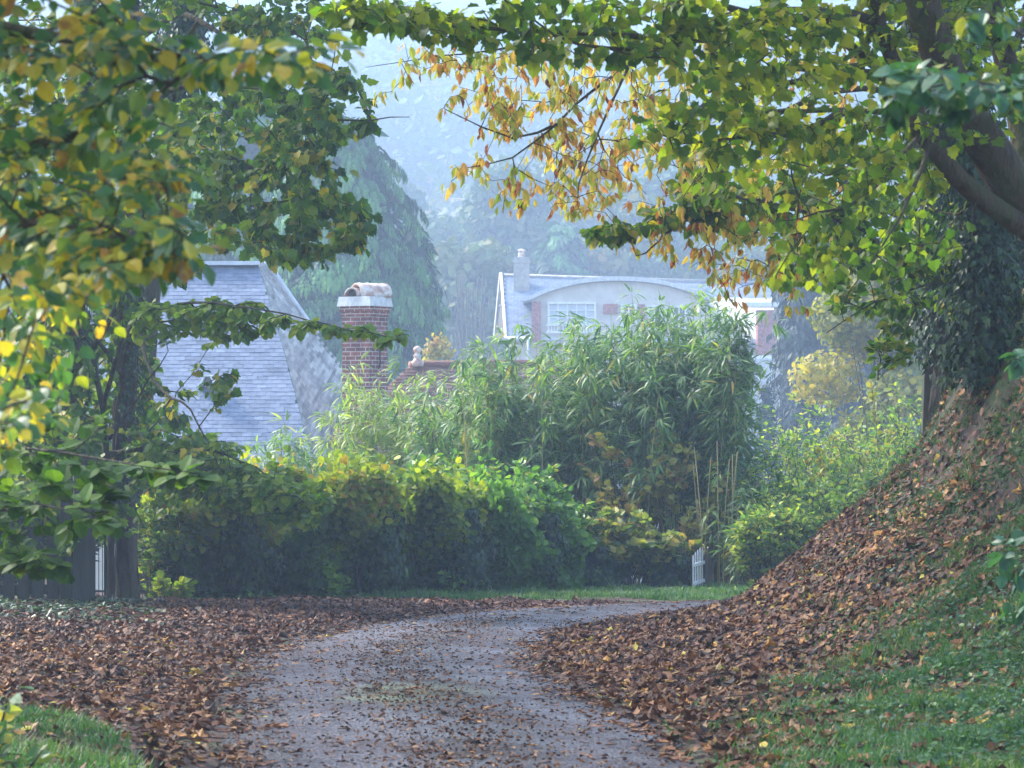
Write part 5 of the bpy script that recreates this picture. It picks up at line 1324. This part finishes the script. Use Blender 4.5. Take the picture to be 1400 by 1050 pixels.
grass("bank_grass", "soft green grass at the foot of the right bank in the lower right corner", 34000, s_right, .07)
def s_top(n):
    x, y = wedge(n, 17, 32, .8, .1, .2); d, s = road_dist(x, y); k = (d > HW + 1.6) & (rng.random(n) < np.clip(fbm(x, y) * 1.2 - .25, 0, 1) * np.where(d > HW + 2.9, 1.3, .25)); return x[k], y[k]
grass("bank_top_grass", "thin mossy grass on the upper right bank", 30000, s_top, .075, lean=.9)

def cover(name, label, n, sampler, size, mat, tmpl=ROUND):
    x, y = sampler(n); k = len(x); z = height(x, y); nr_ = hnormal(x, y); hgt_ = rng.uniform(.01, .09, k)
    T = np.stack([x, y, z], -1) + nr_ * hgt_[:, None]
    d_ = unit(rsph(rng, k) * [1, 1, .3]); nn = unit(nr_ + rsph(rng, k) * .4 + [0, 0, .4])
    m_ = MB(); m_.inst(tmpl, frames(d_, nn, size * rng.uniform(.5, 1.3, k)), T, rng.random(k))
    tag(m_.build(name, mat), label, "ground cover", kind="stuff")
def s_cov(n):
    x, y = wedge(n, 13, 26, .9, .08, .2); d, s = road_dist(x, y); px = x / y * F + CX
    w_ = np.clip(fbm(x * 1.1 + 2, y * 1.1) * 2.2 - .9 + .7 * np.clip((px - 1220) / 150, 0, 1) * (y < 21), 0, 1) * np.clip((px - 1020) / 250, 0, 1) * np.where(d > HW + .8, 1, .2)
    k = rng.random(n) < w_ * np.where(y < 20, 1, .35); return x[k], y[k]
cover("bank_weeds", "low blue-green weeds and ivy scattered up the right bank", 30000, s_cov, .032, M_cover)
def s_hf(n):
    x, y = wedge(n, 37.5, 45, 1, -.2, .1); px = x / y * F + CX; base_y = np.interp(px, [0, 180, 420, 780], [34.5, 38.6, 40.0, 43.4])
    k = (np.abs(y - base_y) < .5) & (rng.random(n) < .8); return x[k], y[k]
cover("hedge_foot_weeds", "green weeds along the foot of the hedge", 9000, s_hf, .07, M_elder)
def s_lf(n):
    x, y = wedge(n, 27.0, 37.5, 1, -.24, -.115); k = rng.random(n) < .8 * np.clip((y - 26.5) / 4, .15, 1) * np.clip((230 - (x / y * F + CX)) / 90, 0, 1); return x[k], y[k]
cover("gate_weeds", "dark weeds around the timber gate and left trunks", 15000, s_lf, .07, M_ivy, IVY)

# fallen twigs in the litter
tg_ = MB(); x, y = wedge(900, 12.5, 34, 1.0); d, s = road_dist(x, y); k = (d > HW - .25) & (rng.random(len(x)) < .6); x, y = x[k], y[k]
for xx_, yy_ in zip(x, y):
    a = rng.uniform(0, 6.28); L_ = rng.uniform(.08, .35); n_s = 4
    px_ = xx_ + np.cos(a) * L_ * (np.linspace(0, 1, n_s) - .5) + rng.normal(0, .008, n_s); py_ = yy_ + np.sin(a) * L_ * (np.linspace(0, 1, n_s) - .5)
    tg_.tube(np.stack([px_, py_, height(px_, py_) + .04 + rng.random(n_s) * .02], -1), rng.uniform(.002, .005), 4, cap=False)
tag(tg_.build("fallen_twigs", M_twig), "thin fallen twigs lying among the dead leaves", "twigs", kind="stuff")

# ------------------------------------------------------------------ valley air
hzm = bpy.data.materials.new("valley_air"); hzm.use_nodes = True
hn = hzm.node_tree.nodes; hn.remove(hn["Principled BSDF"])
pv = hn.new("ShaderNodeVolumePrincipled"); pv.inputs["Color"].default_value = (.57, .745, 1.0, 1); pv.inputs["Density"].default_value = .0015
pv.inputs["Anisotropy"].default_value = .35
hzm.node_tree.links.new(pv.outputs[0], hn["Material Output"].inputs["Volume"])
hb_ = MB(); hb_.box((0, 585, 72), (960, 1320, 185))
ho = hb_.build("haze", hzm); tag(ho, "pale blue mist filling the valley", "haze", kind="stuff")
